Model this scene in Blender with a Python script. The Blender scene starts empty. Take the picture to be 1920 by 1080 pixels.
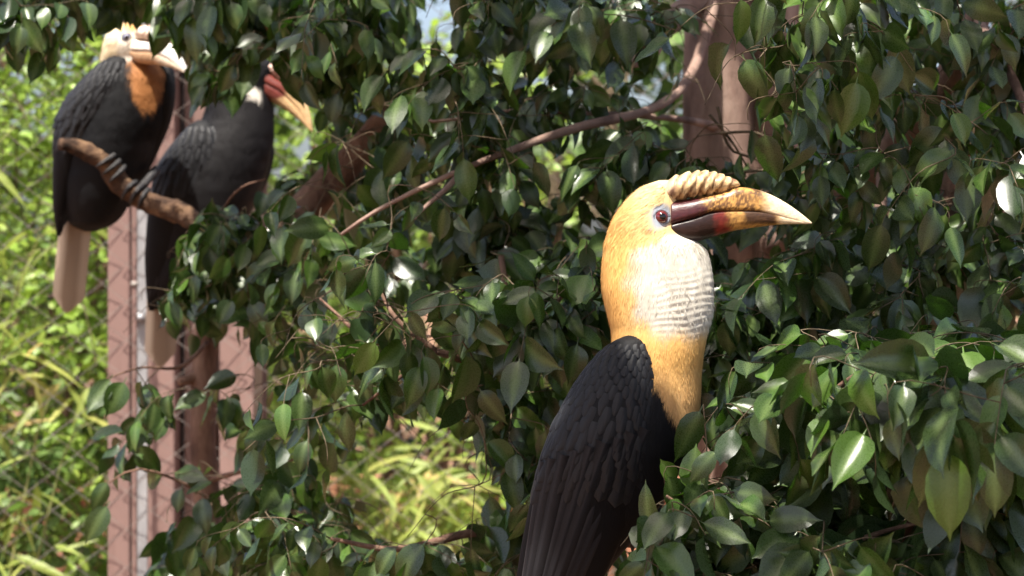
import bpy, bmesh, math, random
import numpy as np
from mathutils import Vector, Matrix, noise

random.seed(7)
RNG = np.random.default_rng(7)
S = bpy.context.scene
COL = S.collection

# ------------------------------------------------------------------ camera
LENS = 85.0
K = 36.0 / LENS / 1920.0          # metres per photo pixel per metre of distance
CAMZ = 1.70
cam_d = bpy.data.cameras.new('camera')
cam = bpy.data.objects.new('camera', cam_d)
COL.objects.link(cam)
cam.location = (0, 0, CAMZ)
cam.rotation_euler = (math.radians(90), 0, 0)
cam_d.lens = LENS
cam_d.sensor_width = 36
cam_d.clip_start = 0.05
cam_d.clip_end = 600
cam_d.dof.use_dof = True
cam_d.dof.focus_distance = 3.10
cam_d.dof.aperture_fstop = 7.5
S.camera = cam

# ------------------------------------------------------------------ light
SUN = Vector((-0.13, -0.36, 0.92)).normalized()      # towards the sun
w = bpy.data.worlds.new('World')
S.world = w
w.use_nodes = True
nt = w.node_tree
bg = nt.nodes['Background']
sky = nt.nodes.new('ShaderNodeTexSky')
sky.sky_type = 'NISHITA'
sky.sun_disc = False
sky.sun_elevation = math.asin(SUN.z)
sky.sun_rotation = math.atan2(SUN.x, SUN.y)
sky.air_density = 0.8
sky.dust_density = 5.0
sky.ozone_density = 0.6
nt.links.new(sky.outputs[0], bg.inputs[0])
bg.inputs[1].default_value = 0.15
sd = bpy.data.lights.new('sun', 'SUN')
sd.energy = 5.0
sd.angle = math.radians(0.55)
sd.color = (1.0, 0.95, 0.86)
so = bpy.data.objects.new('sun', sd)
COL.objects.link(so)
so.location = (-2, -4, 8)
so.rotation_euler = (-SUN).to_track_quat('-Z', 'Y').to_euler()
S.view_settings.view_transform = 'Standard'
S.view_settings.look = 'None'
S.view_settings.exposure = 1.2
S.view_settings.gamma = 1.0
S.render.engine = 'CYCLES'
S.cycles.use_denoising = True
S.cycles.max_bounces = 8
S.cycles.transmission_bounces = 6
S.cycles.sample_clamp_indirect = 6.0

# ------------------------------------------------------------------ helpers
def P(px, py, Y):
    return Vector(((px - 960) * K * Y, Y, CAMZ - (py - 540) * K * Y))

def PX(v):
    return 960 + v[0] / (K * v[1]), 540 + (CAMZ - v[2]) / (K * v[1])

def tag(o, label=None, cat=None, group=None, kind=None):
    if label: o['label'] = label
    if cat: o['category'] = cat
    if group: o['group'] = group
    if kind: o['kind'] = kind
    return o

def empty(name, loc=(0, 0, 0)):
    o = bpy.data.objects.new(name, None)
    COL.objects.link(o)
    o.location = loc
    o.empty_display_size = 0.1
    return o

def link(name, me, parent=None, mat=None):
    o = bpy.data.objects.new(name, me)
    COL.objects.link(o)
    if mat is not None and not me.materials:
        me.materials.append(mat)
    if parent is not None:
        o.parent = parent
        root = parent
        off = Vector((0, 0, 0))
        while root is not None:
            off += root.location
            root = root.parent
        o.location = -off           # meshes are written in world coordinates
    return o

def mesh(name, verts, faces, smooth=True):
    me = bpy.data.meshes.new(name)
    me.from_pydata([tuple(v) for v in verts], [], faces)
    if smooth:
        me.polygons.foreach_set('use_smooth', [True] * len(me.polygons))
    me.update()
    return me

def set_color(me, cols, name='Col'):
    a = me.color_attributes.new(name, 'FLOAT_COLOR', 'POINT')
    c = np.ones((len(me.vertices), 4), np.float32)
    c[:, :3] = np.asarray(cols, np.float32)
    a.data.foreach_set('color', c.ravel())

def set_float(me, name, vals):
    a = me.attributes.new(name, 'FLOAT', 'POINT')
    a.data.foreach_set('value', np.asarray(vals, np.float32).ravel())

def hermite(xs, ys, q):
    xs = np.asarray(xs, float); ys = np.asarray(ys, float); q = np.asarray(q, float)
    d = np.zeros_like(ys)
    h = np.diff(xs); sl = np.diff(ys, axis=0) / (h[:, None] if ys.ndim > 1 else h)
    d[0] = sl[0]; d[-1] = sl[-1]
    d[1:-1] = (sl[:-1] + sl[1:]) * 0.5
    i = np.clip(np.searchsorted(xs, q) - 1, 0, len(xs) - 2)
    t = (q - xs[i]) / h[i]
    hh = h[i]
    if ys.ndim > 1:
        t = t[..., None]; hh = hh[..., None]
    t2, t3 = t * t, t * t * t
    return ((2*t3 - 3*t2 + 1) * ys[i] + (t3 - 2*t2 + t) * hh * d[i]
            + (-2*t3 + 3*t2) * ys[i+1] + (t3 - t2) * hh * d[i+1])

def smooth_path(pts, n):
    pts = np.array([tuple(p) for p in pts], float)
    if len(pts) == 2:
        return pts[0] + (pts[1] - pts[0]) * np.linspace(0, 1, n)[:, None]
    s = np.concatenate([[0], np.cumsum(np.linalg.norm(np.diff(pts, axis=0), axis=1))])
    return hermite(s, pts, np.linspace(0, s[-1], n))

def tube_geo(path, radii, seg=8, bump=0.0, seed=0.0, cap=True):
    path = np.asarray(path, float); n = len(path)
    tan = np.gradient(path, axis=0)
    tan /= np.linalg.norm(tan, axis=1)[:, None] + 1e-12
    u = np.cross(tan[0], (0, 1, 0.13)); u /= np.linalg.norm(u) + 1e-12
    V = []; F = []
    for i in range(n):
        u = u - tan[i] * np.dot(u, tan[i]); u /= np.linalg.norm(u) + 1e-12
        v = np.cross(tan[i], u)
        for j in range(seg):
            a = 2 * math.pi * j / seg
            r = radii[i]
            d = math.cos(a) * u + math.sin(a) * v
            if bump:
                q = Vector(path[i] + d * r)
                r *= 1 + bump * noise.noise(Vector((q.x * 14 + seed, q.y * 14, q.z * 6))) \
                       + bump * 0.6 * noise.noise(Vector((q.x * 45 + seed, q.y * 45, q.z * 22))) \
                       + (bump * 0.45 * noise.noise(Vector((q.x * 120 + seed, q.y * 120, q.z * 90))) if bump > .25 else 0)
            V.append(path[i] + d * r)
    for i in range(n - 1):
        for j in range(seg):
            k = (j + 1) % seg
            F.append((i*seg+j, i*seg+k, (i+1)*seg+k, (i+1)*seg+j))
    if cap:
        F.append(tuple(range(seg - 1, -1, -1)))
        F.append(tuple(range((n-1)*seg, n*seg)))
    return V, F

def tube(name, pts, radii, parent, mat, seg=8, n=12, bump=0.0, smooth=True):
    path = smooth_path(pts, n)
    r = np.interp(np.linspace(0, 1, n), np.linspace(0, 1, len(radii)), radii)
    V, F = tube_geo(path, r, seg, bump, random.random() * 50)
    return link(name, mesh(name, V, F), parent, mat)

def boxes(bl):
    V = []; F = []
    for (x0, y0, z0, x1, y1, z1) in bl:
        b = len(V)
        V += [(x0,y0,z0),(x1,y0,z0),(x1,y1,z0),(x0,y1,z0),(x0,y0,z1),(x1,y0,z1),(x1,y1,z1),(x0,y1,z1)]
        F += [(b,b+3,b+2,b+1),(b+4,b+5,b+6,b+7),(b,b+1,b+5,b+4),(b+1,b+2,b+6,b+5),(b+2,b+3,b+7,b+6),(b+3,b,b+4,b+7)]
    return V, F

def in_poly(poly, x, y):
    x = np.asarray(x, float); y = np.asarray(y, float)
    r = np.zeros(x.shape, bool)
    n = len(poly)
    for i in range(n):
        x0, y0 = poly[i]; x1, y1 = poly[(i+1) % n]
        c = ((y0 > y) != (y1 > y)) & (x < (x1 - x0) * (y - y0) / ((y1 - y0) or 1e-9) + x0)
        r ^= c
    return r

class Mask:
    """an outline in the picture plane, rasterised once for fast lookup"""
    def __init__(s, poly, pad=0):
        gx, gy = np.meshgrid(np.arange(-240, 2160, 3.0), np.arange(-400, 1500, 3.0))
        s.g = in_poly(poly, gx, gy)
    def __call__(s, x, y):
        i = np.clip(((np.asarray(x) + 240) / 3).round().astype(int), 0, s.g.shape[1] - 1)
        j = np.clip(((np.asarray(y) + 400) / 3).round().astype(int), 0, s.g.shape[0] - 1)
        return s.g[j, i]
_masks = {}
def inside(poly, x, y):
    k = id(poly)
    if k not in _masks: _masks[k] = (Mask(poly), poly)
    return _masks[k][0](x, y)

# ------------------------------------------------------------------ materials
class NT:
    def __init__(s, name):
        s.m = bpy.data.materials.new(name); s.m.use_nodes = True
        s.t = s.m.node_tree; s.n = s.t.nodes
        s.out = s.n['Material Output']; s.p = s.n['Principled BSDF']
    def new(s, typ, **kw):
        nd = s.n.new(typ)
        for k, v in kw.items(): setattr(nd, k, v)
        return nd
    def link(s, a, b): s.t.links.new(a, b)
    def noise(s, scale, detail=4, coord='Object', stretch=None, rough=0.55):
        tc = s.new('ShaderNodeTexCoord')
        o = tc.outputs[coord]
        if stretch:
            mp = s.new('ShaderNodeMapping'); mp.inputs['Scale'].default_value = stretch
            s.link(o, mp.inputs[0]); o = mp.outputs[0]
        nz = s.new('ShaderNodeTexNoise')
        nz.inputs['Scale'].default_value = scale; nz.inputs['Detail'].default_value = detail
        nz.inputs['Roughness'].default_value = rough
        s.link(o, nz.inputs['Vector'])
        return nz.outputs['Fac']
    def ramp(s, fac, stops):
        r = s.new('ShaderNodeValToRGB')
        e = r.color_ramp.elements
        while len(e) < len(stops): e.new(0.5)
        for el, (p, c) in zip(e, stops):
            el.position = p; el.color = (*c, 1)
        s.link(fac, r.inputs[0]); return r.outputs[0]
    def mix(s, fac, a, b, blend='MIX'):
        m = s.new('ShaderNodeMix', data_type='RGBA', blend_type=blend)
        for sock, v in ((m.inputs[0], fac), (m.inputs[6], a), (m.inputs[7], b)):
            if hasattr(v, 'is_output') or hasattr(v, 'links'): s.link(v, sock)
            elif isinstance(v, (int, float)): sock.default_value = v
            else: sock.default_value = (*v, 1)
        return m.outputs[2]
    def bump(s, fac, strength, dist=0.01):
        b = s.new('ShaderNodeBump'); b.inputs['Strength'].default_value = strength
        b.inputs['Distance'].default_value = dist
        s.link(fac, b.inputs['Height']); s.link(b.outputs[0], s.p.inputs['Normal'])
        return b
    def set(s, rough=0.5, spec=0.5, sheen=0.0):
        s.p.inputs['Roughness'].default_value = rough
        s.p.inputs['Specular IOR Level'].default_value = spec
        s.p.inputs['Sheen Weight'].default_value = sheen

def leaf_material(name, stops, back, trans, tfac=0.3, rough=0.3, spec=0.5, rib=0.35):
    n = NT(name)
    at = n.new('ShaderNodeAttribute', attribute_name='rnd')
    oi = n.new('ShaderNodeObjectInfo')
    ad = n.new('ShaderNodeMath', operation='ADD'); n.link(at.outputs['Fac'], ad.inputs[0]); n.link(oi.outputs['Random'], ad.inputs[1])
    fr = n.new('ShaderNodeMath', operation='FRACT'); n.link(ad.outputs[0], fr.inputs[0])
    col = n.ramp(fr.outputs[0], stops)
    nz = n.noise(60, 3)
    col = n.mix(n.ramp(nz, [(0.35, (0, 0, 0)), (0.75, (0.35, 0.35, 0.35))]), col, tuple(min(1, c * 1.7) for c in stops[-1][1]))
    rb = n.new('ShaderNodeAttribute', attribute_name='rib')
    m = n.new('ShaderNodeMath', operation='MULTIPLY'); n.link(rb.outputs['Fac'], m.inputs[0]); m.inputs[1].default_value = rib
    col = n.mix(m.outputs[0], col, (0.20, 0.28, 0.09))
    ge = n.new('ShaderNodeNewGeometry')
    col = n.mix(ge.outputs['Backfacing'], col, back)
    n.link(col, n.p.inputs['Base Color'])
    n.set(rough, spec)
    n.link(n.ramp(n.noise(35, 2), [(0.3, (rough - .06,) * 3), (0.8, (rough + .16,) * 3)]), n.p.inputs['Roughness'])
    n.bump(n.noise(140, 2), 0.12, 0.002)
    tr = n.new('ShaderNodeBsdfTranslucent')
    n.link(n.mix(fr.outputs[0], trans, tuple(c * 0.55 for c in trans)), tr.inputs[0])
    ms = n.new('ShaderNodeMixShader'); ms.inputs[0].default_value = tfac
    n.link(n.p.outputs[0], ms.inputs[1]); n.link(tr.outputs[0], ms.inputs[2])
    n.link(ms.outputs[0], n.out.inputs[0])
    return n.m

def bark_material(name, a, b, c, scale=18, stretch=(1, 1, 0.35), bump=0.6):
    n = NT(name)
    f = n.noise(scale, 8, stretch=stretch, rough=0.65)
    col = n.ramp(f, [(0.34, a), (0.5, b), (0.68, c)])
    col = n.mix(n.ramp(n.noise(5, 3), [(0.45, (0, 0, 0)), (0.7, (0.5, 0.5, 0.5))]), col, tuple(x * 1.35 for x in b))
    n.link(col, n.p.inputs['Base Color'])
    n.set(0.85, 0.25)
    n.bump(n.noise(scale * 3, 8, stretch=stretch, rough=0.7), bump, 0.010)
    return n.m

def plumage_material(name, rough=0.6, spec=0.3, sheen=0.2, nscale=260, bump=0.25, folds=0.0):
    n = NT(name)
    at = n.new('ShaderNodeAttribute', attribute_name='Col')
    col = n.mix(n.ramp(n.noise(nscale * 0.35, 4, stretch=(1, 1, 0.3)), [(0.35, (0.0, 0.0, 0.0)), (0.7, (0.5, 0.5, 0.5))]), at.outputs['Color'],
                n.mix(1.0, at.outputs['Color'], (0.62, 0.58, 0.52), 'MULTIPLY'))
    n.link(col, n.p.inputs['Base Color'])
    n.set(rough, spec, sheen)
    n.p.inputs['Sheen Roughness'].default_value = 0.5
    n.bump(n.noise(nscale, 3, stretch=(1, 1, 0.25)), bump, 0.003)
    return n.m

def plain_material(name, stops, scale=30, rough=0.5, spec=0.4, bump=0.2, stretch=None):
    n = NT(name)
    n.link(n.ramp(n.noise(scale, 6, stretch=stretch), stops), n.p.inputs['Base Color'])
    n.set(rough, spec)
    n.bump(n.noise(scale * 4, 5, stretch=stretch), bump, 0.003)
    return n.m

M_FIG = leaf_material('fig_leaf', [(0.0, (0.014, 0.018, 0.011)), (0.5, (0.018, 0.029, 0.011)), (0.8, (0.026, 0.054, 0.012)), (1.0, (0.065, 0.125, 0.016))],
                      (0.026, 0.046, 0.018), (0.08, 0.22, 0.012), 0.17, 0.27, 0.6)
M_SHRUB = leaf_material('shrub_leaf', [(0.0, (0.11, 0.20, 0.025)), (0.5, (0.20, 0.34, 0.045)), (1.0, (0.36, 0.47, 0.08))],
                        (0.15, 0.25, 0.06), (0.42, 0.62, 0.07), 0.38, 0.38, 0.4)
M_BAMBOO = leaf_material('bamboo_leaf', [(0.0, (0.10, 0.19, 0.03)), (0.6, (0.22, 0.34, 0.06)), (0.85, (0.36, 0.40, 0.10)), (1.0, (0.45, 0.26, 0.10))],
                         (0.20, 0.28, 0.08), (0.45, 0.55, 0.10), 0.35, 0.45, 0.35)
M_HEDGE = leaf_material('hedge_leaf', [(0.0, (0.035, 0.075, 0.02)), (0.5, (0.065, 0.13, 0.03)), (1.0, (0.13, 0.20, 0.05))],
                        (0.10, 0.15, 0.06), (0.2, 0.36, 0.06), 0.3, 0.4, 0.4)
M_BARK = bark_material('fig_bark', (0.10, 0.062, 0.048), (0.24, 0.155, 0.122), (0.38, 0.27, 0.215), 14)
M_LIMB = bark_material('limb_bark', (0.075, 0.040, 0.028), (0.16, 0.090, 0.062), (0.26, 0.16, 0.11), 30)
M_DEAD = bark_material('dead_wood', (0.018, 0.010, 0.007), (0.085, 0.047, 0.028), (0.26, 0.155, 0.085), 26, (1, 1, 1), 0.9)
M_TWIG = bark_material('twig_bark', (0.05, 0.038, 0.024), (0.10, 0.075, 0.046), (0.20, 0.145, 0.095), 60, (1, 1, 1), 0.2)
M_BODY = plumage_material('body_plumage', 0.65, 0.18, 0.0)
M_BARB = plumage_material('plumage_barbs', 0.65, 0.16, 0.0, 400, 0.0)

# ------------------------------------------------------------------ ground
gm = NT('soil')
gm.link(gm.ramp(gm.noise(2.2, 8), [(0.3, (0.09, 0.05, 0.03)), (0.55, (0.20, 0.11, 0.065)), (0.8, (0.30, 0.19, 0.11))]), gm.p.inputs['Base Color'])
gm.set(0.95, 0.2); gm.bump(gm.noise(30, 8), 0.7, 0.02)
me = mesh('ground', [(-250, -60, 0), (250, -60, 0), (250, 400, 0), (-250, 400, 0)], [(0, 1, 2, 3)], False)
tag(link('ground', me, None, gm.m), kind='structure')

# ------------------------------------------------------------------ leaves
def leaf_grid(ts, ws, wr, droop, fold, wave, twist, seed, cols=(-1, -.5, 0, .5, 1)):
    r = random.Random(seed)
    ph = r.random() * 6
    V = []; rib = []
    for t, wd in zip(ts, ws):
        for c in cols:
            x = c * wd * wr * 0.5
            tt = max(t, 0)
            z = -droop * tt * tt + fold * abs(x) + wave * wd * abs(c) * math.sin(t * 9 + ph + (1.3 if c > 0 else 0))
            a = twist * tt
            V.append((x * math.cos(a) - 0 * z, t + 0.0 * c, z + x * math.sin(a)))
            rib.append(1.0 if c == 0 else 0.0)
    m = len(cols)
    F = [(i*m+j, i*m+j+1, (i+1)*m+j+1, (i+1)*m+j) for i in range(len(ts)-1) for j in range(m-1)]
    return np.array(V), F, np.array(rib)

FIG_HI = ([-.15, 0, .05, .14, .28, .46, .64, .79, .90, 1.0], [.03, .05, .42, .76, .98, 1.0, .86, .52, .13, .01])
FIG_LO = ([-.15, 0, .12, .34, .62, .86, 1.0], [.03, .06, .70, 1.0, .87, .26, .01])
RND_LO = ([-.12, 0, .15, .45, .75, 1.0], [.04, .1, .75, 1.0, .8, .03])
LAN_LO = ([-.06, 0, .12, .4, .7, 1.0], [.1, .2, .85, 1.0, .6, .02])

def variants(kind, n, hi=False):
    out = []
    for i in range(n):
        r = random.Random(i * 13 + 5)
        if kind == 'fig':
            ts, ws = FIG_HI if hi else FIG_LO
            out.append(leaf_grid(ts, ws, r.uniform(.52, .66), r.uniform(-.12, .5), r.uniform(-.1, .75), r.uniform(.01, .05), r.uniform(-.7, .7), i))
        elif kind == 'round':
            out.append(leaf_grid(*RND_LO, r.uniform(.5, .68), r.uniform(0, .25), r.uniform(.1, .4), .01, r.uniform(-.3, .3), i, (-1, 0, 1)))
        else:
            out.append(leaf_grid(*LAN_LO, r.uniform(.11, .17), r.uniform(.05, .4), r.uniform(.1, .4), .0, r.uniform(-.6, .6), i, (-1, 0, 1)))
    return out

FIG_H = variants('fig', 8, True); FIG_L = variants('fig', 8)
RND_V = variants('round', 6); LAN_V = variants('lance', 6)

def leaf_mesh(name, var):
    V, F, rib = var
    me = mesh(name, V, F)
    set_float(me, 'rib', rib)
    return me
FIG_ME = [leaf_mesh('leaf', v) for v in FIG_H]
RND_ME = [leaf_mesh('leaf', v) for v in RND_V]
LAN_ME = [leaf_mesh('leaf', v) for v in LAN_V]
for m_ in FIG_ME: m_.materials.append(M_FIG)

def frames(ax, nr):
    ax = ax / (np.linalg.norm(ax, axis=1)[:, None] + 1e-9)
    nr = nr - ax * np.sum(ax * nr, axis=1)[:, None]
    ln = np.linalg.norm(nr, axis=1)[:, None]
    nr = np.where(ln > 1e-5, nr / (ln + 1e-9), np.array([[0.3, -0.9, 0.3]]))
    sd_ = np.cross(ax, nr)
    return sd_, ax, nr

def leaves_mesh(name, pos, ax, nr, L, var, rnd, VARS):
    sd_, a, n_ = frames(ax, nr)
    Vs = []; Fs = []; ribs = []; rnds = []; off = 0
    for k, (V, F, rib) in enumerate(VARS):
        sel = np.where(var == k)[0]
        if not len(sel): continue
        W = (V[None, :, 0:1] * sd_[sel][:, None, :] + V[None, :, 1:2] * a[sel][:, None, :] + V[None, :, 2:3] * n_[sel][:, None, :])
        W = W * L[sel][:, None, None] + pos[sel][:, None, :]
        nv = len(V)
        f = np.array(F)[None] + (np.arange(len(sel)) * nv)[:, None, None] + off
        Vs.append(W.reshape(-1, 3)); Fs.append(f.reshape(-1, 4))
        ribs.append(np.tile(rib, len(sel))); rnds.append(np.repeat(rnd[sel], nv))
        off += len(sel) * nv
    V = np.concatenate(Vs); F = np.concatenate(Fs)
    me = bpy.data.meshes.new(name)
    me.vertices.add(len(V)); me.vertices.foreach_set('co', V.astype(np.float32).ravel())
    me.loops.add(F.size); me.loops.foreach_set('vertex_index', F.astype(np.int32).ravel())
    me.polygons.add(len(F)); me.polygons.foreach_set('loop_start', np.arange(0, F.size, 4, dtype=np.int32))
    me.polygons.foreach_set('use_smooth', np.ones(len(F), bool))
    me.update(calc_edges=True)
    set_float(me, 'rib', np.concatenate(ribs)); set_float(me, 'rnd', np.concatenate(rnds))
    return me

# ------------------------------------------------------------------ where no leaf may hang
BIRD_C = [(1120, 500), (1138, 425), (1190, 358), (1240, 332), (1290, 306), (1350, 308), (1400, 336), (1450, 352), (1540, 415),
          (1440, 442), (1345, 458), (1352, 560), (1340, 680), (1330, 770), (1306, 785), (1280, 812), (1258, 855), (1232, 930), (1180, 1000), (1140, 1100),
          (950, 1100), (975, 950), (1010, 800), (1070, 690), (1138, 625), (1120, 560)]
BIRD_A = [(180, 120), (196, 68), (222, 50), (262, 48), (286, 85), (296, 95), (318, 72), (336, 125), (336, 190), (322, 250), (280, 330), (235, 430), (175, 445), (162, 600), (90, 600), (100, 330), (105, 230), (140, 170)]
BIRD_B = [(385, 200), (425, 210), (450, 140), (520, 110), (560, 190), (600, 245), (515, 200), (522, 255), (512, 300), (495, 340), (440, 360), (360, 385), (330, 430), (315, 520), (270, 560), (268, 440), (290, 330), (335, 265)]
PERCH = [(100, 260), (160, 255), (260, 335), (345, 380), (350, 420), (240, 400), (150, 310)]
COLUMN = [(205, 560), (285, 560), (330, 660), (330, 1090), (205, 1090)]
# places where the leaves thin out so that what is behind shows: (outline, leaves nearer than, share dropped)
THIN = [([(330, 625), (490, 625), (490, 1000), (330, 1000)], 6.0, .80),
        ([(1262, -40), (1425, -40), (1425, 300), (1380, 325), (1290, 300)], 4.69, .97), ([(1425, -40), (1500, -40), (1500, 290), (1425, 310)], 4.69, .6),
        ([(515, 230), (720, 205), (735, 330), (660, 400), (570, 410), (500, 350)], 4.72, .93),
        ([(1090, 130), (1260, 130), (1260, 300), (1000, 300)], 5.0, .6),
        ([(680, 300), (820, 210), (1240, 160), (1250, 240), (860, 370), (700, 420)], 3.9, .85),
        ([(1640, 310), (1690, 190), (1790, 130), (1790, 230), (1700, 320)], 4.3, .75),
        ([(1740, 320), (1820, 320), (1820, 430), (1740, 430)], 4.0, .7),
        ([(470, 590), (640, 530), (700, 640), (640, 860), (480, 860)], 6.0, .78), ([(530, 380), (760, 400), (800, 620), (640, 640), (540, 520)], 6.0, .5), ([(640, 560), (880, 560), (900, 800), (640, 860)], 6.0, .45),
        ([(600, 800), (960, 760), (960, 1010), (600, 1020)], 6.0, .55),
        ([(590, 640), (700, 600), (900, 650), (900, 690), (650, 700)], 3.75, .6)]
WINDOW = [(660, 870), (760, 800), (900, 850), (915, 930), (860, 1020), (700, 1000)]
SKYGAP = [(790, 48), (806, 14), (836, 6), (850, 40), (844, 74), (818, 62), (798, 78)]

def allowed(pos, ax, L, front_ok):
    """pos, ax (n,3), L (n): True where the leaf keeps clear of the birds and of the openings."""
    a = ax / (np.linalg.norm(ax, axis=1)[:, None] + 1e-9)
    sd_ = np.cross(a, np.array([[0, 1.0, 0]])); sd_ /= np.linalg.norm(sd_, axis=1)[:, None] + 1e-9
    ok = np.ones(len(pos), bool)
    for t, s in ((0, 0), (.3, .25), (.3, -.25), (.6, .2), (.6, -.2), (1, 0), (-.1, 0)):
        q = pos + a * (L * t)[:, None] + sd_ * (L * s)[:, None]
        x = 960 + q[:, 0] / (K * q[:, 1]); y = 540 + (CAMZ - q[:, 2]) / (K * q[:, 1]); Y = q[:, 1]
        ok &= ~(inside(BIRD_C, x, y) & (Y < 3.32))
        ok &= ~((x > 960) & (x < 1340) & (y > 600) & (y < 1300) & (Y > 3.0) & (Y < 3.32))
        ok &= ~((inside(BIRD_A, x, y) | inside(PERCH, x, y)) & (Y < 5.25))
        ok &= ~(inside(BIRD_B, x, y) & (Y < 5.4))
        ok &= ~((x > 90) & (x < 540) & (y > 30) & (y < 620) & (Y > 4.82) & (Y < 5.4))
        ok &= ~inside(SKYGAP, x, y)
        if abs(t - .6) < .01 and s > 0:
            for poly, ym, share in THIN:
                ok &= ~(inside(poly, x, y) & (Y < ym) & (RNG.random(len(x)) < share))
        if not front_ok:
            ok &= ~(inside(COLUMN, x, y) & (Y < 6)) & ~(inside(WINDOW, x, y) & (Y < 6))
    return ok

# shafts cut through the added canopy so the sun reaches chosen spots (place that is lit, radius)
SUNLIT = [(P(1215, 400, 3.1), .13), (P(1300, 350, 3.1), .12), (P(1420, 385, 3.1), .10), (P(1490, 400, 3.1), .08), (P(1260, 490, 3.05), .075), (P(1165, 500, 3.08), .05),
          (P(1700, 720, 2.85), .10), (P(1800, 690, 2.9), .09), (P(1590, 760, 2.85), .06), (P(1530, 110, 3.4), .12), (P(1480, 200, 3.4), .08),
          (P(270, 90, 4.9), .14), (P(150, 200, 5.0), .08), (P(430, 520, 4.6), .12), (P(900, 720, 3.6), .07), (P(760, 430, 3.8), .10),
          (P(1350, 850, 2.9), .05), (P(640, 520, 4.2), .10), (P(300, 720, 4.5), .12), (P(1450, 100, 4.6), .09), (P(480, 150, 4.8), .07),
          (P(700, 960, 4.0), .10), (P(860, 930, 3.7), .06)]
SUNLIT += [(P(180, 740, 4.47), .12), (P(180, 980, 4.45), .10), (P(250, 950, 4.45), .08), (P(400, 140, 4.6), .10)]
_r = random.Random(4)
SUNLIT += [(P(_r.uniform(480, 1120), _r.uniform(380, 1040), _r.uniform(3.5, 4.2)), _r.uniform(.03, .07)) for _ in range(22)]
SUNLIT += [(P(_r.uniform(1340, 1900), _r.uniform(60, 1040), _r.uniform(2.8, 3.6)), _r.uniform(.03, .06)) for _ in range(18)]
def in_sunshaft(q):
    r = np.zeros(len(q), bool)
    s = np.array(SUN)
    for c, rad in SUNLIT:
        d = q - np.array(c)
        along = d @ s
        perp = np.linalg.norm(d - along[:, None] * s, axis=1)
        r |= (along > 0.25) & (perp < rad)
    return r

ALL = []           # every plant, for picking the leaves that show largest

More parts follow.
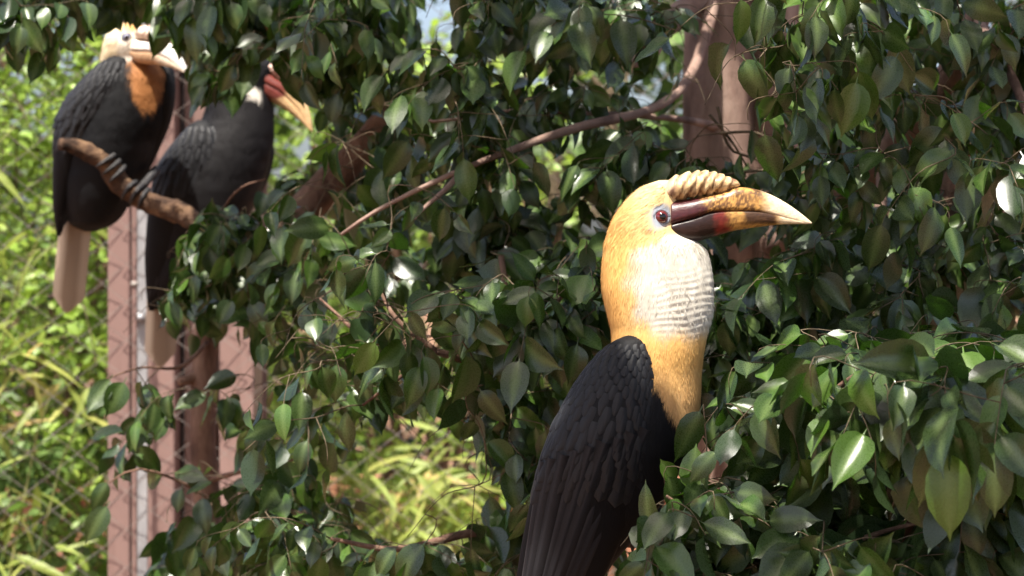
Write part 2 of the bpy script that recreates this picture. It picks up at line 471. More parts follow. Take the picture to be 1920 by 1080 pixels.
class Plant:
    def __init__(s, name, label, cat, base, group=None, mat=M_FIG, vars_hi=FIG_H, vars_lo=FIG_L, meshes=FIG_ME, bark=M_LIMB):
        s.root = tag(empty(name, base), label, cat, group)
        s.pts = []; s.leaf = []; s.mat = mat; s.vh = vars_hi; s.vl = vars_lo; s.me = meshes; s.bark = bark
        s.nt = 0; s._a = np.zeros((0, 3))
        s.twigV = []; s.twigF = []
        ALL.append(s)
    def parr(s):
        if len(s._a) != len(s.pts): s._a = np.array([tuple(q) for q in s.pts])
        return s._a
    def limb(s, name, pts, radii, n=16, seg=10, bump=0.12, mat=None, attach=True):
        path = smooth_path(pts, n)
        r = np.interp(np.linspace(0, 1, n), np.linspace(0, 1, len(radii)), radii)
        V, F = tube_geo(path, r, seg, bump, random.random() * 50)
        o = link(name, mesh(name, V, F), s.root, mat or s.bark)
        if attach:
            s.pts += [Vector(p) for p in smooth_path(pts, n * 3)]
        return o
    def twig(s, path, r0, r1, seg=5):
        n = len(path)
        V, F = tube_geo(path, np.linspace(r0, r1, n), seg, 0, 0, True)
        if s.nt < 290:
            link('twig', mesh('twig', V, F), s.root, M_TWIG)
            s.nt += 1
        else:
            b = len(s.twigV)
            s.twigV += list(V); s.twigF += [tuple(i + b for i in f) for f in F]
    def put_leaves(s, path, spacing, L, droop, face, start=0.0, front_ok=False, scale=1.0, light=False, free=False):
        seg = np.linalg.norm(np.diff(path, axis=0), axis=1); cs = np.concatenate([[0], np.cumsum(seg)])
        tot = cs[-1]; d = start * tot; side = random.choice((-1, 1))
        rec = []
        while d <= tot:
            i = min(int(np.searchsorted(cs, d)), len(path) - 1)
            p = np.array([np.interp(d, cs, path[:, k]) for k in range(3)])
            tn = path[min(i + 1, len(path) - 1)] - path[max(i - 1, 0)]
            tn = tn / (np.linalg.norm(tn) + 1e-9)
            sv = np.cross(tn, (0.1, 0.1, 1)); sv /= np.linalg.norm(sv) + 1e-9
            rv = np.array([random.gauss(0, 1) for _ in range(3)])
            end = d + spacing > tot
            a = 0.45 * tn + (0 if end else 0.7) * side * sv + np.array((0, 0, -droop)) + 0.40 * rv
            a /= np.linalg.norm(a) + 1e-9
            rv = np.array([random.gauss(0, 1) for _ in range(3)])
            nn = np.array((0, 0, 0.75)) + np.array(face) + 0.70 * rv
            ll = L * random.uniform(.72, 1.18) * scale
            rec.append((p + a * 0.15 * ll, a, nn, ll))
            side = -side
            d += spacing * random.uniform(.7, 1.3)
        if not rec: return 0
        pos = np.array([r[0] for r in rec]); ax = np.array([r[1] for r in rec]); nr = np.array([r[2] for r in rec]); LL = np.array([r[3] for r in rec])
        if light: ok = ~in_sunshaft(pos + ax * 0.5 * LL[:, None])
        elif free: ok = np.ones(len(pos), bool)
        else: ok = allowed(pos, ax, LL, front_ok)
        for k in np.where(ok)[0]:
            s.leaf.append((pos[k], ax[k], nr[k], LL[k]))
        return int(ok.sum())
    def spray(s, anchor, length, L=0.066, spacing=0.02, droop=0.7, face=(0, -0.55, 0), direction=None, front_ok=False, side_twigs=2, scale=1.0, light=False, maxreach=0.9, free=False):
        anchor = Vector(anchor)
        A = s.parr(); av = np.array(anchor)
        d2 = ((A - av) ** 2).sum(1) + .02 * (A[:, 2] > av[2] + .1)
        best = Vector(A[int(np.argmin(d2))])
        dd = anchor - best
        if dd.length > maxreach:
            return
        if direction is None:
            d = Vector((dd.x, dd.y, 0))
            d = d.normalized() if d.length > 1e-4 else Vector((1, 0, 0))
            a = random.uniform(-1.3, 1.3)
            d = Matrix.Rotation(a, 3, 'Z') @ d
            d.y = d.y * 0.7 - 0.15
        else:
            d = Vector(direction)
        end = anchor + d * length * 0.75 + Vector((0, 0, -length * random.uniform(.25, .7)))
        mid = best.lerp(anchor, 0.5) + Vector((random.uniform(-.03, .03), random.uniform(-.03, .03), 0.10 * dd.length))
        path = smooth_path([best, mid, anchor, anchor.lerp(end, .5) + Vector((0, 0, .12 * length)), end], 16)
        n0 = len(s.leaf)
        frac = max(0.0, 1 - (length * 1.5) / max(dd.length + length, 1e-3))
        got = s.put_leaves(path, spacing, L, droop, face, frac * .8, front_ok, scale, light, free)
        subs = []
        for _ in range(side_twigs):
            t = random.uniform(.4, .85); i = int(t * 15)
            b = path[i]
            sd_ = np.array((random.uniform(-1, 1), random.uniform(-.7, .4), random.uniform(-.5, .3)))
            sl = length * random.uniform(.35, .6)
            e = b + sd_ / np.linalg.norm(sd_) * sl
            e2 = e + np.array((0, 0, -.3 * sl))
            sp = smooth_path([b, e, e2], 8)
            g = s.put_leaves(sp, spacing, L, droop, face, .25, front_ok, scale, light, free)
            if g: subs.append(sp)
            got += g
        if got < 2 and not light:
            del s.leaf[n0:]
            return
        # a twig that would cross a bird is not kept
        X = 960 + path[:, 0] / (K * path[:, 1]); Yp = 540 + (CAMZ - path[:, 2]) / (K * path[:, 1])
        if not light and not free:
            bad = (inside(BIRD_C, X, Yp) & (path[:, 1] < 3.35)) | ((inside(BIRD_A, X, Yp) | inside(BIRD_B, X, Yp)) & (path[:, 1] < 5.3))
            if bad[5:].sum() > 1 or bad.sum() > 4:
                del s.leaf[n0:]
                return
        s.twig(path, 0.0010 + 0.0022 * min(1, dd.length), 0.0005)
        for sp in subs: s.twig(sp, 0.0008, 0.0005)
        s.pts += [Vector(p) for p in path[3:13:3]]
    def region(s, x0, y0, x1, y1, Y0, Y1, n, length=0.17, poly=None, **kw):
        an = []
        m = 0
        nc = max(2, n // 4)
        cen = [(random.uniform(x0, x1), random.uniform(y0, y1), random.uniform(Y0, Y1)) for _ in range(nc)]
        while len(an) < n and m < n * 20:
            m += 1
            if random.random() < .62:
                cx, cy, cY = random.choice(cen)
                x, y, yy = random.gauss(cx, 45), random.gauss(cy, 38), random.gauss(cY, .08)
            else:
                x, y, yy = random.uniform(x0, x1), random.uniform(y0, y1), random.uniform(Y0, Y1)
            x = min(max(x, x0), x1); y = min(max(y, y0), y1); yy = min(max(yy, Y0), Y1)
            if poly is not None and not bool(inside(poly, np.array(x), np.array(y))): continue
            an.append(P(x, y, yy))
        A = s.parr()
        an.sort(key=lambda a: ((A - np.array(a)) ** 2).sum(1).min())
        for a in an:
            s.spray(a, length * random.uniform(.7, 1.25), **{'scale': random.uniform(.72, 1.05), **kw})
    def arrays(s):
        s.pos = np.array([l[0] for l in s.leaf]); s.ax = np.array([l[1] for l in s.leaf]); s.nr = np.array([l[2] for l in s.leaf]); s.L = np.array([l[3] for l in s.leaf])
        s.var = RNG.integers(0, len(s.vh), len(s.leaf)); s.rnd = RNG.random(len(s.leaf))

def finish_plants(limit=300):
    live = [p for p in ALL if p.leaf]
    for p in live: p.arrays()
    cen = np.concatenate([p.pos + p.ax * (0.5 * p.L)[:, None] for p in live])
    LL = np.concatenate([p.L for p in live])
    x = 960 + cen[:, 0] / (K * np.maximum(cen[:, 1], .1)); y = 540 + (CAMZ - cen[:, 2]) / (K * np.maximum(cen[:, 1], .1))
    size = LL / (K * np.maximum(cen[:, 1], .1))
    infr = (x > -20) & (x < 1940) & (y > -20) & (y < 1100) & (cen[:, 1] > .5)
    hid = np.zeros(len(cen))
    order = np.argsort(cen[:, 1])
    idx = order[infr[order]]
    bx, by, bs, bY = x[idx], y[idx], size[idx], cen[idx, 1]
    for k in range(1, len(idx)):
        d2 = (bx[:k] - bx[k]) ** 2 + (by[:k] - by[k]) ** 2
        hid[idx[k]] = np.sum((d2 < (0.30 * bs[:k]) ** 2) & (bY[:k] < bY[k] - .002))
    hid += 3 * (inside(BIRD_C, x, y) & (cen[:, 1] > 3.3)) + 3 * ((inside(BIRD_A, x, y) | inside(BIRD_B, x, y)) & (cen[:, 1] > 5.2))
    a = 0
    for p in live:
        b = a + len(p.leaf)
        sd_, ax, nr = frames(p.ax, p.nr)
        view = cen[a:b] - np.array((0, 0, CAMZ)); view /= np.linalg.norm(view, axis=1)[:, None]
        area = size[a:b] ** 2 * (0.25 + np.abs(np.sum(view * nr, axis=1))) / (1 + hid[a:b]) * infr[a:b]
        top = np.argsort(-area)[:limit]
        top = top[area[top] > 0]
        off = p.root.location
        for k in top:
            o = bpy.data.objects.new('leaf', p.me[p.var[k]])
            COL.objects.link(o); o.parent = p.root
            m = Matrix(((sd_[k][0], ax[k][0], nr[k][0], 0), (sd_[k][1], ax[k][1], nr[k][1], 0), (sd_[k][2], ax[k][2], nr[k][2], 0), (0, 0, 0, 1)))
            l = p.L[k]
            o.matrix_local = Matrix.Translation(Vector(p.pos[k]) - off) @ m @ Matrix.Diagonal((l, l, l, 1))
        rest = np.setdiff1d(np.arange(len(p.leaf)), top)
        if len(rest):
            me = leaves_mesh('foliage', p.pos[rest], p.ax[rest], p.nr[rest], p.L[rest], p.var[rest], p.rnd[rest], p.vl)
            tag(link('foliage', me, p.root, p.mat), kind='stuff')
        if p.twigF:
            tag(link('twigs', mesh('twigs', p.twigV, p.twigF), p.root, M_TWIG), kind='stuff')
        a = b

# ---- the big twin-trunked fig
fig = Plant('fig_tree', 'big weeping fig with a thick twin brown trunk and glossy dark leaves', 'tree', (P(1400, 540, 4.7).x, 4.7, 0), bark=M_BARK)
TY = 4.7
def big_trunk():
    xa, xb = P(1352, 0, TY).x, P(1447, 0, TY).x
    V, F = tube_geo(smooth_path([(xa - .01, TY, -.1), (xa, TY, 1.2), (xa, TY, 2.0), (xa - .02, TY, 2.6), (xa - .15, TY - .1, 3.3)], 60),
                    np.interp(np.linspace(0, 1, 60), [0, .1, .4, .7, 1], [.16, .10, .077, .070, .045]), 40, 0.10, 3.1)
    fig_a = link('trunk', mesh('trunk', V, F), fig.root, M_BARK)
    V, F = tube_geo(smooth_path([(xb + .01, TY, -.1), (xb - .005, TY - .01, 1.2), (xb, TY - .01, 2.0), (xb + .03, TY, 2.6), (xb + .2, TY, 3.3)], 60),
                    np.interp(np.linspace(0, 1, 60), [0, .1, .4, .7, 1], [.13, .085, .058, .050, .035]), 36, 0.12, 9.7)
    link('trunk', mesh('trunk', V, F), fig.root, M_BARK)
    fig.pts += [Vector((xa, TY, z)) for z in np.linspace(1.6, 3.2, 20)] + [Vector((xb, TY, z)) for z in np.linspace(1.6, 3.2, 20)]
big_trunk()
fig.limb('branch', [P(1352, -60, 4.7), P(1300, 130, 4.45), P(1220, 205, 4.2), P(1080, 240, 4.05), P(950, 285, 3.95), P(850, 325, 3.9), P(690, 405, 3.9), P(640, 440, 3.9)], [.016, .012, .0095, .0085, .008, .007, .0045, .003], 40, 8)
fig.limb('branch', [P(872, 314, 3.92), P(835, 355, 3.88), P(790, 395, 3.85), P(760, 430, 3.84)], [.006, .005, .0035, .002], 14, 7)
fig.limb('branch', [P(1352, 240, 4.7), P(1260, 222, 4.35), P(1100, 212, 4.2), P(960, 208, 4.15), P(880, 219, 4.1), P(810, 228, 4.1), P(770, 212, 4.1)], [.010, .008, .006, .005, .0045, .0035, .0025], 24, 7)
fig.limb('branch', [P(905, 222, 4.12), P(850, 265, 4.1), P(800, 310, 4.1)], [.0035, .003, .002], 10, 6)
fig.limb('branch', [P(1352, -30, 4.7), P(1240, 60, 4.5), P(1215, 105, 4.4), P(1140, 120, 4.3), P(1080, 98, 4.25), P(1000, 40, 4.2)], [.03, .026, .018, .012, .009, .006], 24, 10)
fig.limb('limb', [P(1447, 470, 4.7), P(1560, 400, 4.4), P(1660, 288, 4.15), P(1712, 225, 4.05), P(1762, 165, 4.0), P(1830, 40, 3.95), P(1850, -120, 3.9)], [.045, .036, .034, .030, .026, .022, .018], 40, 14)
fig.limb('branch', [P(1352, -120, 4.7), P(1180, -160, 4.3), P(900, -140, 4.05), P(650, -110, 4.0)], [.03, .022, .014, .006], 24, 8)
fig.limb('branch', [P(1447, -140, 4.7), P(1500, -130, 3.8), P(1530, -80, 3.5), P(1560, 10, 3.42)], [.03, .02, .012, .006], 20, 8)
fig.limb('branch', [P(1830, 40, 3.95), P(1900, 150, 3.7), P(1960, 300, 3.6)], [.012, .009, .005], 12, 7)
fig.limb('branch', [P(1660, 288, 4.15), P(1640, 420, 3.95), P(1560, 520, 3.8), P(1480, 590, 3.7)], [.014, .01, .007, .004], 16, 7)
# bare twigs by the bill and the trunk
for pts in ([(1345, 200), (1370, 280), (1420, 300), (1470, 350), (1500, 372)], [(1500, 372), (1530, 350), (1560, 300)], [(1440, 318), (1400, 322), (1340, 330)],
            [(1330, 215), (1375, 270), (1400, 312)], [(1430, 290), (1470, 250), (1490, 225)], [(1350, 250), (1420, 250), (1480, 290)]):
    fig.limb('twig', [P(a, b, 3.9 + .01 * i) for i, (a, b) in enumerate(pts)], [.0028, .0016], 12, 5, 0, M_TWIG)
fig.region(560, -80, 1300, 180, 3.85, 4.4, 44, droop=1.0)
fig.region(600, 150, 1260, 330, 3.95, 4.6, 18, droop=.9)
fig.region(1410, -60, 1620, 160, 3.3, 3.55, 12, droop=.9, scale=1.0)
fig.region(1560, -80, 1960, 330, 3.3, 4.4, 46, droop=.9)
fig.region(1480, 250, 1960, 640, 3.4, 4.4, 58, droop=.75)
fig.region(1330, 430, 1500, 640, 3.5, 4.2, 18, droop=.7)
fig.region(1100, 230, 1330, 420, 3.8, 4.5, 16, droop=.8)
# unseen canopy of limbs and leaves added overhead to shade the place
cw = Vector((0.25, 2.6, 3.3))
for tx, ty, tz in ((-1.3, 1.6, 3.35), (-.6, 2.4, 3.4), (.48, 1.2, 3.3), (1.0, 1.8, 3.4), (1.5, 2.8, 3.4), (-1.2, 3.2, 3.5), (-1.0, .9, 3.3), (.9, .8, 3.4)):
    a = Vector((P(1352, 0, TY).x - .12, TY - .1, 3.15)); b = Vector((tx, ty, tz))
    fig.limb('limb', [a, a.lerp(b, .4) + Vector((0, 0, .18)), b], [.03, .022, .008], 20, 8)
def shade_crown(n, x0, x1, y0, y1, z0, z1, scale=1.5):
    an = [Vector((random.uniform(x0, x1), random.uniform(y0, y1), random.uniform(z0, z1))) for _ in range(n)]
    A = fig.parr()
    an.sort(key=lambda a: ((A - np.array(a)) ** 2).sum(1).min())
    for a in an:
        fig.spray(a, .26, L=.066, spacing=.024, droop=.5, face=(0, 0, 0), side_twigs=3, scale=scale, light=True, maxreach=2)
shade_crown(400, -1.6, 1.7, .4, 4.3, 2.95, 3.75)

# ---- the fig behind the main bird
mid = Plant('fig_tree', 'bushy weeping fig filling the space behind the yellow-headed bird', 'tree', (P(1010, 540, 3.95).x, 3.95, 0))
mid.limb('trunk', [(P(1010, 0, 3.95).x, 3.95, -.05), P(1000, 1300, 3.95), P(1010, 1050, 3.95), P(990, 800, 3.9), P(960, 650, 3.9), P(940, 480, 3.95)], [.03, .026, .02, .013, .009, .005], 30, 10)
mid.limb('branch', [P(985, 790, 3.9), P(900, 690, 3.8), P(820, 660, 3.75), P(700, 640, 3.8), P(600, 560, 3.9)], [.009, .007, .006, .004, .002], 18, 7)
mid.limb('branch', [P(820, 660, 3.75), P(745, 600, 3.75), P(700, 520, 3.8)], [.005, .004, .002], 12, 6)
mid.limb('branch', [P(820, 660, 3.75), P(760, 700, 3.7), P(680, 760, 3.7)], [.004, .003, .002], 12, 6)
mid.limb('branch', [P(1005, 1000, 3.95), P(880, 1000, 3.8), P(740, 1030, 3.75), P(620, 1010, 3.75)], [.01, .008, .006, .003], 18, 7)
mid.limb('branch', [P(960, 650, 3.9), P(1050, 560, 3.7), P(1100, 460, 3.65)], [.006, .004, .002], 14, 6)
mid.region(560, 350, 1150, 600, 3.5, 4.4, 52, droop=.75)
mid.region(580, 560, 1130, 800, 3.5, 4.2, 36, droop=.85)
mid.region(880, 740, 1080, 1080, 3.45, 4.0, 18, droop=.8)
mid.region(500, 900, 900, 1110, 3.6, 4.1, 16, droop=.8)

# ---- the fig in front, on the right
near = Plant('fig_tree', 'low leafy fig beside and below the yellow-headed bird, pale sheen on its leaves', 'tree', (P(1450, 540, 3.15).x, 3.15, 0))
near.limb('trunk', [(P(1450, 0, 3.15).x, 3.15, -.05), P(1455, 1300, 3.15), P(1445, 1060, 3.1), P(1432, 960, 3.1), P(1460, 840, 3.1), P(1500, 740, 3.1)], [.03, .022, .013, .011, .007, .004], 30, 10)
near.limb('limb', [P(1452, 1180, 3.15), P(1330, 1035, 3.165), P(1210, 1008, 3.17), P(1120, 1015, 3.17), P(1060, 1040, 3.17)], [.02, .0165, .0155, .0145, .012], 26, 12)
near.limb('branch', [P(1452, 1200, 3.15), P(1640, 1060, 3.0), P(1760, 900, 2.95), P(1840, 760, 2.95), P(1900, 640, 3.0)], [.014, .010, .008, .006, .003], 26, 8)
near.limb('branch', [P(1460, 840, 3.1), P(1580, 720, 3.0), P(1700, 650, 2.95)], [.006, .004, .002], 14, 6)
near.limb('branch', [P(1450, 1150, 3.15), P(1360, 1040, 3.0), P(1290, 960, 2.95), P(1250, 930, 2.93)], [.006, .004, .003, .0018], 14, 6)
near.limb('branch', [P(1447, 1090, 3.1), P(1700, 985, 2.9), P(1800, 975, 2.88)], [.006, .004, .002], 14, 6)
near.limb('limb', [P(1454, 1250, 3.15), P(1700, 1150, 3.7), P(1800, 900, 3.85), P(1785, 620, 3.9), P(1776, 400, 3.9), P(1790, 320, 3.92), P(1830, 230, 3.95)], [.02, .022, .023, .022, .0205, .018, .012], 40, 12)
near.region(1500, 620, 1960, 900, 2.75, 3.3, 46, droop=.75, L=.078)
near.region(1300, 720, 1560, 1100, 2.85, 3.3, 40, droop=.4, L=.070)
near.region(1500, 880, 1960, 1110, 2.75, 3.4, 40, droop=.8, L=.078)
near.region(1150, 900, 1330, 1110, 2.82, 2.98, 14, length=.11, droop=.35, front_ok=True, side_twigs=1)
near.region(1320, 560, 1520, 760, 3.35, 3.7, 14, droop=.5)
near.region(1560, 640, 1960, 1000, 3.4, 3.9, 26, droop=.75)
for (bx, by, tx, ty, Y, nr_) in ((1312, 772, 1268, 868, 2.99, (.2, -.8, .3)), (1218, 985, 1203, 905, 2.93, (-.4, -.8, .1)), (1262, 905, 1240, 860, 2.95, (.5, -.7, .3))):
    b = P(bx, by, Y); t = P(tx, ty, Y - .01)
    near.leaf.append((np.array(b), np.array((t - b).normalized()), np.array(nr_), (t - b).length))
    near.twig(smooth_path([P(1300, 1000, 2.96), P(bx * .6 + 520 + 18, by * .6 + 400 + 10, Y), b + (b - t) * .15], 8), .0016, .0009)

# ---- the tree that carries the two perched birds
perch = Plant('fig_tree', 'fig with a bare crooked perch and leafy sprays in front of the steel column', 'tree', (P(392, 540, 4.85).x, 4.85, 0), bark=M_LIMB)
perch.limb('trunk', [(P(400, 0, 4.85).x, 4.85, -.05), P(395, 1250, 4.85), P(392, 1000, 4.85), P(380, 800, 4.85), P(390, 620, 4.85), P(405, 500, 4.86), P(400, 430, 4.88)], [.055, .045, .036, .033, .028, .026, .024], 40, 16)
perch.limb('stub', [P(380, 700, 4.85), P(350, 712, 4.83), P(335, 716, 4.82)], [.02, .013, .010], 8, 8, .25)
perch.limb('bough', [P(412, 470, 4.87), P(385, 432, 4.9), P(350, 404, 4.93), P(300, 388, 4.95), P(262, 372, 4.96), P(225, 342, 4.96), P(195, 305, 4.95), P(160, 282, 4.94), P(128, 272, 4.93), P(112, 270, 4.92)],
           [.026, .0255, .024, .0215, .0205, .0215, .024, .0225, .019, .010], 60, 16, .30, M_DEAD)
perch.limb('bough', [P(392, 470, 4.9), P(440, 452, 5.05), P(450, 448, 5.2), P(360, 440, 5.3)], [.024, .022, .02, .012], 16, 10, .2, M_DEAD)
perch.limb('limb', [P(395, 600, 4.86), P(470, 500, 4.75), P(560, 405, 4.7), P(625, 335, 4.68), P(690, 262, 4.66), P(730, 205, 4.66), P(760, 130, 4.7)], [.034, .036, .036, .035, .032, .022, .010], 40, 16, .10)
perch.limb('branch', [P(405, 480, 4.85), P(420, 390, 4.7), P(455, 350, 4.65), P(498, 336, 4.62)], [.006, .004, .003, .0015], 16, 6)
perch.limb('branch', [P(392, 640, 4.84), P(330, 690, 4.65), P(260, 690, 4.55), P(200, 710, 4.5)], [.006, .004, .003, .0015], 16, 6)
perch.limb('branch', [P(392, 900, 4.85), P(470, 880, 4.6), P(560, 860, 4.5)], [.007, .005, .003], 16, 6)
perch.limb('branch', [P(394, 1020, 4.85), P(420, 960, 4.6), P(330, 900, 4.5), P(250, 880, 4.45), P(205, 905, 4.43)], [.007, .005, .004, .003, .0015], 18, 6)
perch.limb('branch', [P(405, 500, 4.86), P(470, 500, 4.6), P(560, 480, 4.5)], [.008, .006, .003], 14, 6)
perch.limb('branch', [P(392, 980, 4.85), P(480, 1040, 4.6), P(600, 1060, 4.5)], [.008, .006, .003], 14, 6)
perch.region(330, 400, 560, 590, 4.45, 4.78, 34, length=.14)
perch.region(480, 420, 640, 640, 4.3, 4.75, 11, length=.15)
perch.region(470, 640, 640, 1080, 4.3, 4.8, 22, length=.15)
perch.region(250, 690, 480, 800, 4.4, 4.7, 6, length=.12, front_ok=True)
perch.region(220, 860, 480, 1000, 4.4, 4.7, 7, length=.12, front_ok=True)
perch.region(330, 980, 560, 1090, 4.4, 4.7, 9, length=.12, front_ok=True)
perch.region(540, 260, 720, 420, 4.75, 5.1, 9, length=.14)
perch.region(600, 120, 800, 330, 4.4, 5.0, 16, length=.15, droop=1.0)
for (bx, by, tx, ty) in ((205, 712, 162, 778), (232, 718, 198, 782), (268, 795, 240, 850), (200, 950, 158, 1018), (200, 905, 170, 960)):
    b = P(bx, by, 4.48); t = P(tx, ty, 4.46)
    perch.leaf.append((np.array(b), np.array((t - b).normalized()), np.array((.2, -.8, .35)), (t - b).length))

# ---- the bough hanging over the two perched birds
over = Plant('fig_tree', 'fig whose leafy boughs hang down over the heads of the two perched birds', 'tree', (P(-330, 540, 4.5).x, 4.5, 0))
over.limb('trunk', [(P(-330, 0, 4.5).x, 4.5, -.05), P(-340, 540, 4.5), P(-330, 0, 4.5), P(-280, -300, 4.5)], [.07, .055, .045, .03], 30, 14)
over.limb('limb', [P(-325, -60, 4.5), P(-100, -160, 4.5), P(200, -120, 4.5), P(420, -110, 4.52), P(640, -100, 4.55), P(800, -60, 4.5)], [.035, .026, .02, .015, .010, .005], 36, 10)
over.limb('branch', [P(200, -120, 4.5), P(260, -30, 4.5), P(330, 10, 4.52)], [.007, .005, .002], 12, 6)
over.limb('branch', [P(420, -110, 4.52), P(480, 10, 4.5), P(520, 80, 4.55), P(560, 110, 4.6)], [.007, .005, .003, .002], 14, 6)
over.region(-60, -90, 340, 5, 4.35, 4.75, 26, length=.13, droop=1.1)
over.region(330, -60, 700, 90, 4.3, 4.8, 46, length=.14, droop=1.1)
over.region(400, 60, 620, 150, 4.4, 4.7, 11, length=.12, droop=1.1)
over.region(-60, -40, 60, 30, 4.3, 4.8, 5, length=.13, droop=1.1)
for (bx, by, tx, ty) in ((312, 28, 288, 104), (418, 82, 386, 152), (412, 130, 388, 190), (432, 140, 436, 222), (470, 100, 452, 190), (545, 110, 556, 195), (528, 95, 528, 150), (206, 20, 228, 62), (240, 5, 246, 46), (268, 2, 275, 40), (330, 60, 336, 100)):
    b = P(bx, by, 4.62); t = P(tx, ty, 4.60)
    over.leaf.append((np.array(b), np.array((t - b).normalized()), np.array((.25 if tx < 500 else -.3, -.8, .35)), (t - b).length))
    q = min(over.pts, key=lambda q: (q - b).length_squared)
    over.twig(smooth_path([q, q.lerp(b, .5) + Vector((0, 0, .03)), b], 8), .0018, .0009)

# ---- shrubs, bamboo and hedge behind the fence
def bush(name, label, cat, base, stems, nclump, box, leafL, mat, vars_, meshes, per=14, spread=.16, droop=.3, face=(-.1, -.6, .2), group=None, hole=None):
    p = Plant(name, label, cat, base, group, mat, vars_, vars_, [m.copy() for m in meshes])
    for m in p.me: m.materials.append(mat)
    x0, x1, Y0, Y1, z0, z1 = box
    for i in range(stems):
        sx = random.uniform(x0, x1); sy = random.uniform(Y0, Y1)
        bx = base[0] + (sx - base[0]) * .35
        p.limb('stem', [(bx, base[1], -.03), ((bx + sx) / 2 + random.uniform(-.1, .1), (base[1] + sy) / 2, (z0 + z1) * .35), (sx, sy, z1 - random.uniform(.1, .5))], [.022, .014, .004], 14, 6, .1)
    for i in range(nclump):
        c = Vector((random.uniform(x0, x1), random.uniform(Y0, Y1), random.uniform(z0, z1)))
        if hole is not None:
            hx, hy = PX(c)
            if bool(inside(hole, np.array(hx), np.array(hy))): continue
        d = Vector((random.gauss(0, 1), random.gauss(-.4, 1), random.gauss(.5, .6))).normalized() * spread
        path = smooth_path([c - d, c + Vector((0, 0, .1 * spread)), c + d + Vector((0, 0, -.3 * spread))], 7)
        n0 = len(p.leaf)
        p.put_leaves(path, spread * 2 / per, leafL, droop, face, 0, free=True)
        if hole is not None:
            keep = []
            for l in p.leaf[n0:]:
                q = l[0] + l[1] * l[3] * .5; hx, hy = PX(q)
                if not bool(inside(hole, np.array(hx), np.array(hy))): keep.append(l)
            p.leaf[n0:] = keep
        V, F = tube_geo(path, np.linspace(.003, .0012, 7), 4)
        b = len(p.twigV); p.twigV += list(V); p.twigF += [tuple(i + b for i in f) for f in F]
    return p

HOLE = [(785, -5), (858, -5), (858, 85), (785, 90)]
bush('garden_shrub', 'sunlit bright green shrub of small round leaves behind the wire mesh', 'shrub', (-2.1, 7.3, 0), 11, 1250, (-2.0, -.72, 6.5, 7.7, .55, 3.0), .040, M_SHRUB, RND_V, RND_ME, 14, .15)
bush('garden_shrub', 'shrub of yellow-green leaves behind the mesh, between the column and the fig', 'shrub', (-.6, 8.0, 0), 7, 340, (-.95, .15, 7.2, 8.4, .3, 2.5), .05, M_SHRUB, RND_V, RND_ME, 13, .17)
bush('garden_shrub', 'shrub low behind the mesh, shade put into its dark leaf colour, under the bright sunlit shrub', 'shrub', (-1.25, 6.75, 0), 6, 210, (-1.75, -.75, 6.35, 6.75, .2, 1.28), .05, M_HEDGE, RND_V, RND_ME, 12, .13)  # darker leaf colour stands in for the shade low in the bush
def bamboo(label, base, culms, px_heads, group='bamboo clumps behind the mesh'):
    """base (x, Y); culms rise and arch over; leaf fans at the given points"""
    p = Plant('bamboo_clump', label, 'bamboo', (base[0], base[1], 0), group, M_BAMBOO, LAN_V, LAN_V, [m.copy() for m in LAN_ME])
    for m in p.me: m.materials.append(M_BAMBOO)
    for (hx, hy, hY, n) in px_heads:
        h = P(hx, hy, hY)
        b = Vector((base[0] + random.uniform(-.15, .15), base[1] + random.uniform(-.15, .15), -.02))
        path = smooth_path([b, b.lerp(h, .55) + Vector((0, 0, .25 * h.z)), h + Vector((0, 0, .03)), h + (h - b).normalized() * .12 + Vector((0, 0, -.1))], 16)
        V, F = tube_geo(path, np.linspace(.008, .0015, 16), 6)
        link('culm', mesh('culm', V, F), p.root, M_CULM)
        for i in range(n):
            q = path[random.randint(8, 15)] + np.array([random.uniform(-.05, .05) for _ in range(3)])
            a = np.array((random.gauss(0, .8), random.gauss(-.2, .5), random.gauss(-.1, .6)))
            a /= np.linalg.norm(a)
            p.leaf.append((q, a, np.array((0, -.4, .8)) + .4 * np.array([random.gauss(0, 1) for _ in range(3)]), random.uniform(.11, .19)))
    return p
M_CULM = plain_material('bamboo_culm', [(0.3, (0.16, 0.2, 0.06)), (0.7, (0.3, 0.28, 0.1))], 12)
bamboo('bamboo with long yellow-green leaves in front of the sunlit shrub, left of the column', (-1.5, 6.4), 0,
       [(20, 250, 6.4, 14), (110, 430, 6.3, 16), (60, 480, 6.35, 10), (120, 740, 6.3, 22), (30, 690, 6.3, 14), (40, 940, 6.3, 14), (170, 800, 6.35, 10)])
bamboo('pale straw-tipped bamboo low behind the mesh, under the middle fig', (-.25, 7.0), 0,
       [(700, 900, 6.8, 34), (760, 930, 6.8, 40), (820, 890, 6.9, 40), (870, 940, 6.8, 34), (790, 980, 6.7, 34), (560, 760, 7, 26), (620, 900, 6.9, 26), (900, 860, 7, 24), (740, 860, 7, 30), (540, 930, 6.9, 20), (840, 850, 7, 30)])
bush('hedge', 'tall dark green hedge closing the view behind the wire mesh', 'hedge', (.3, 9.6, 0), 22, 1500, (-2.9, 2.6, 8.95, 10.2, .3, 3.8), .092, M_HEDGE, RND_V, RND_ME, 13, .30, hole=HOLE)

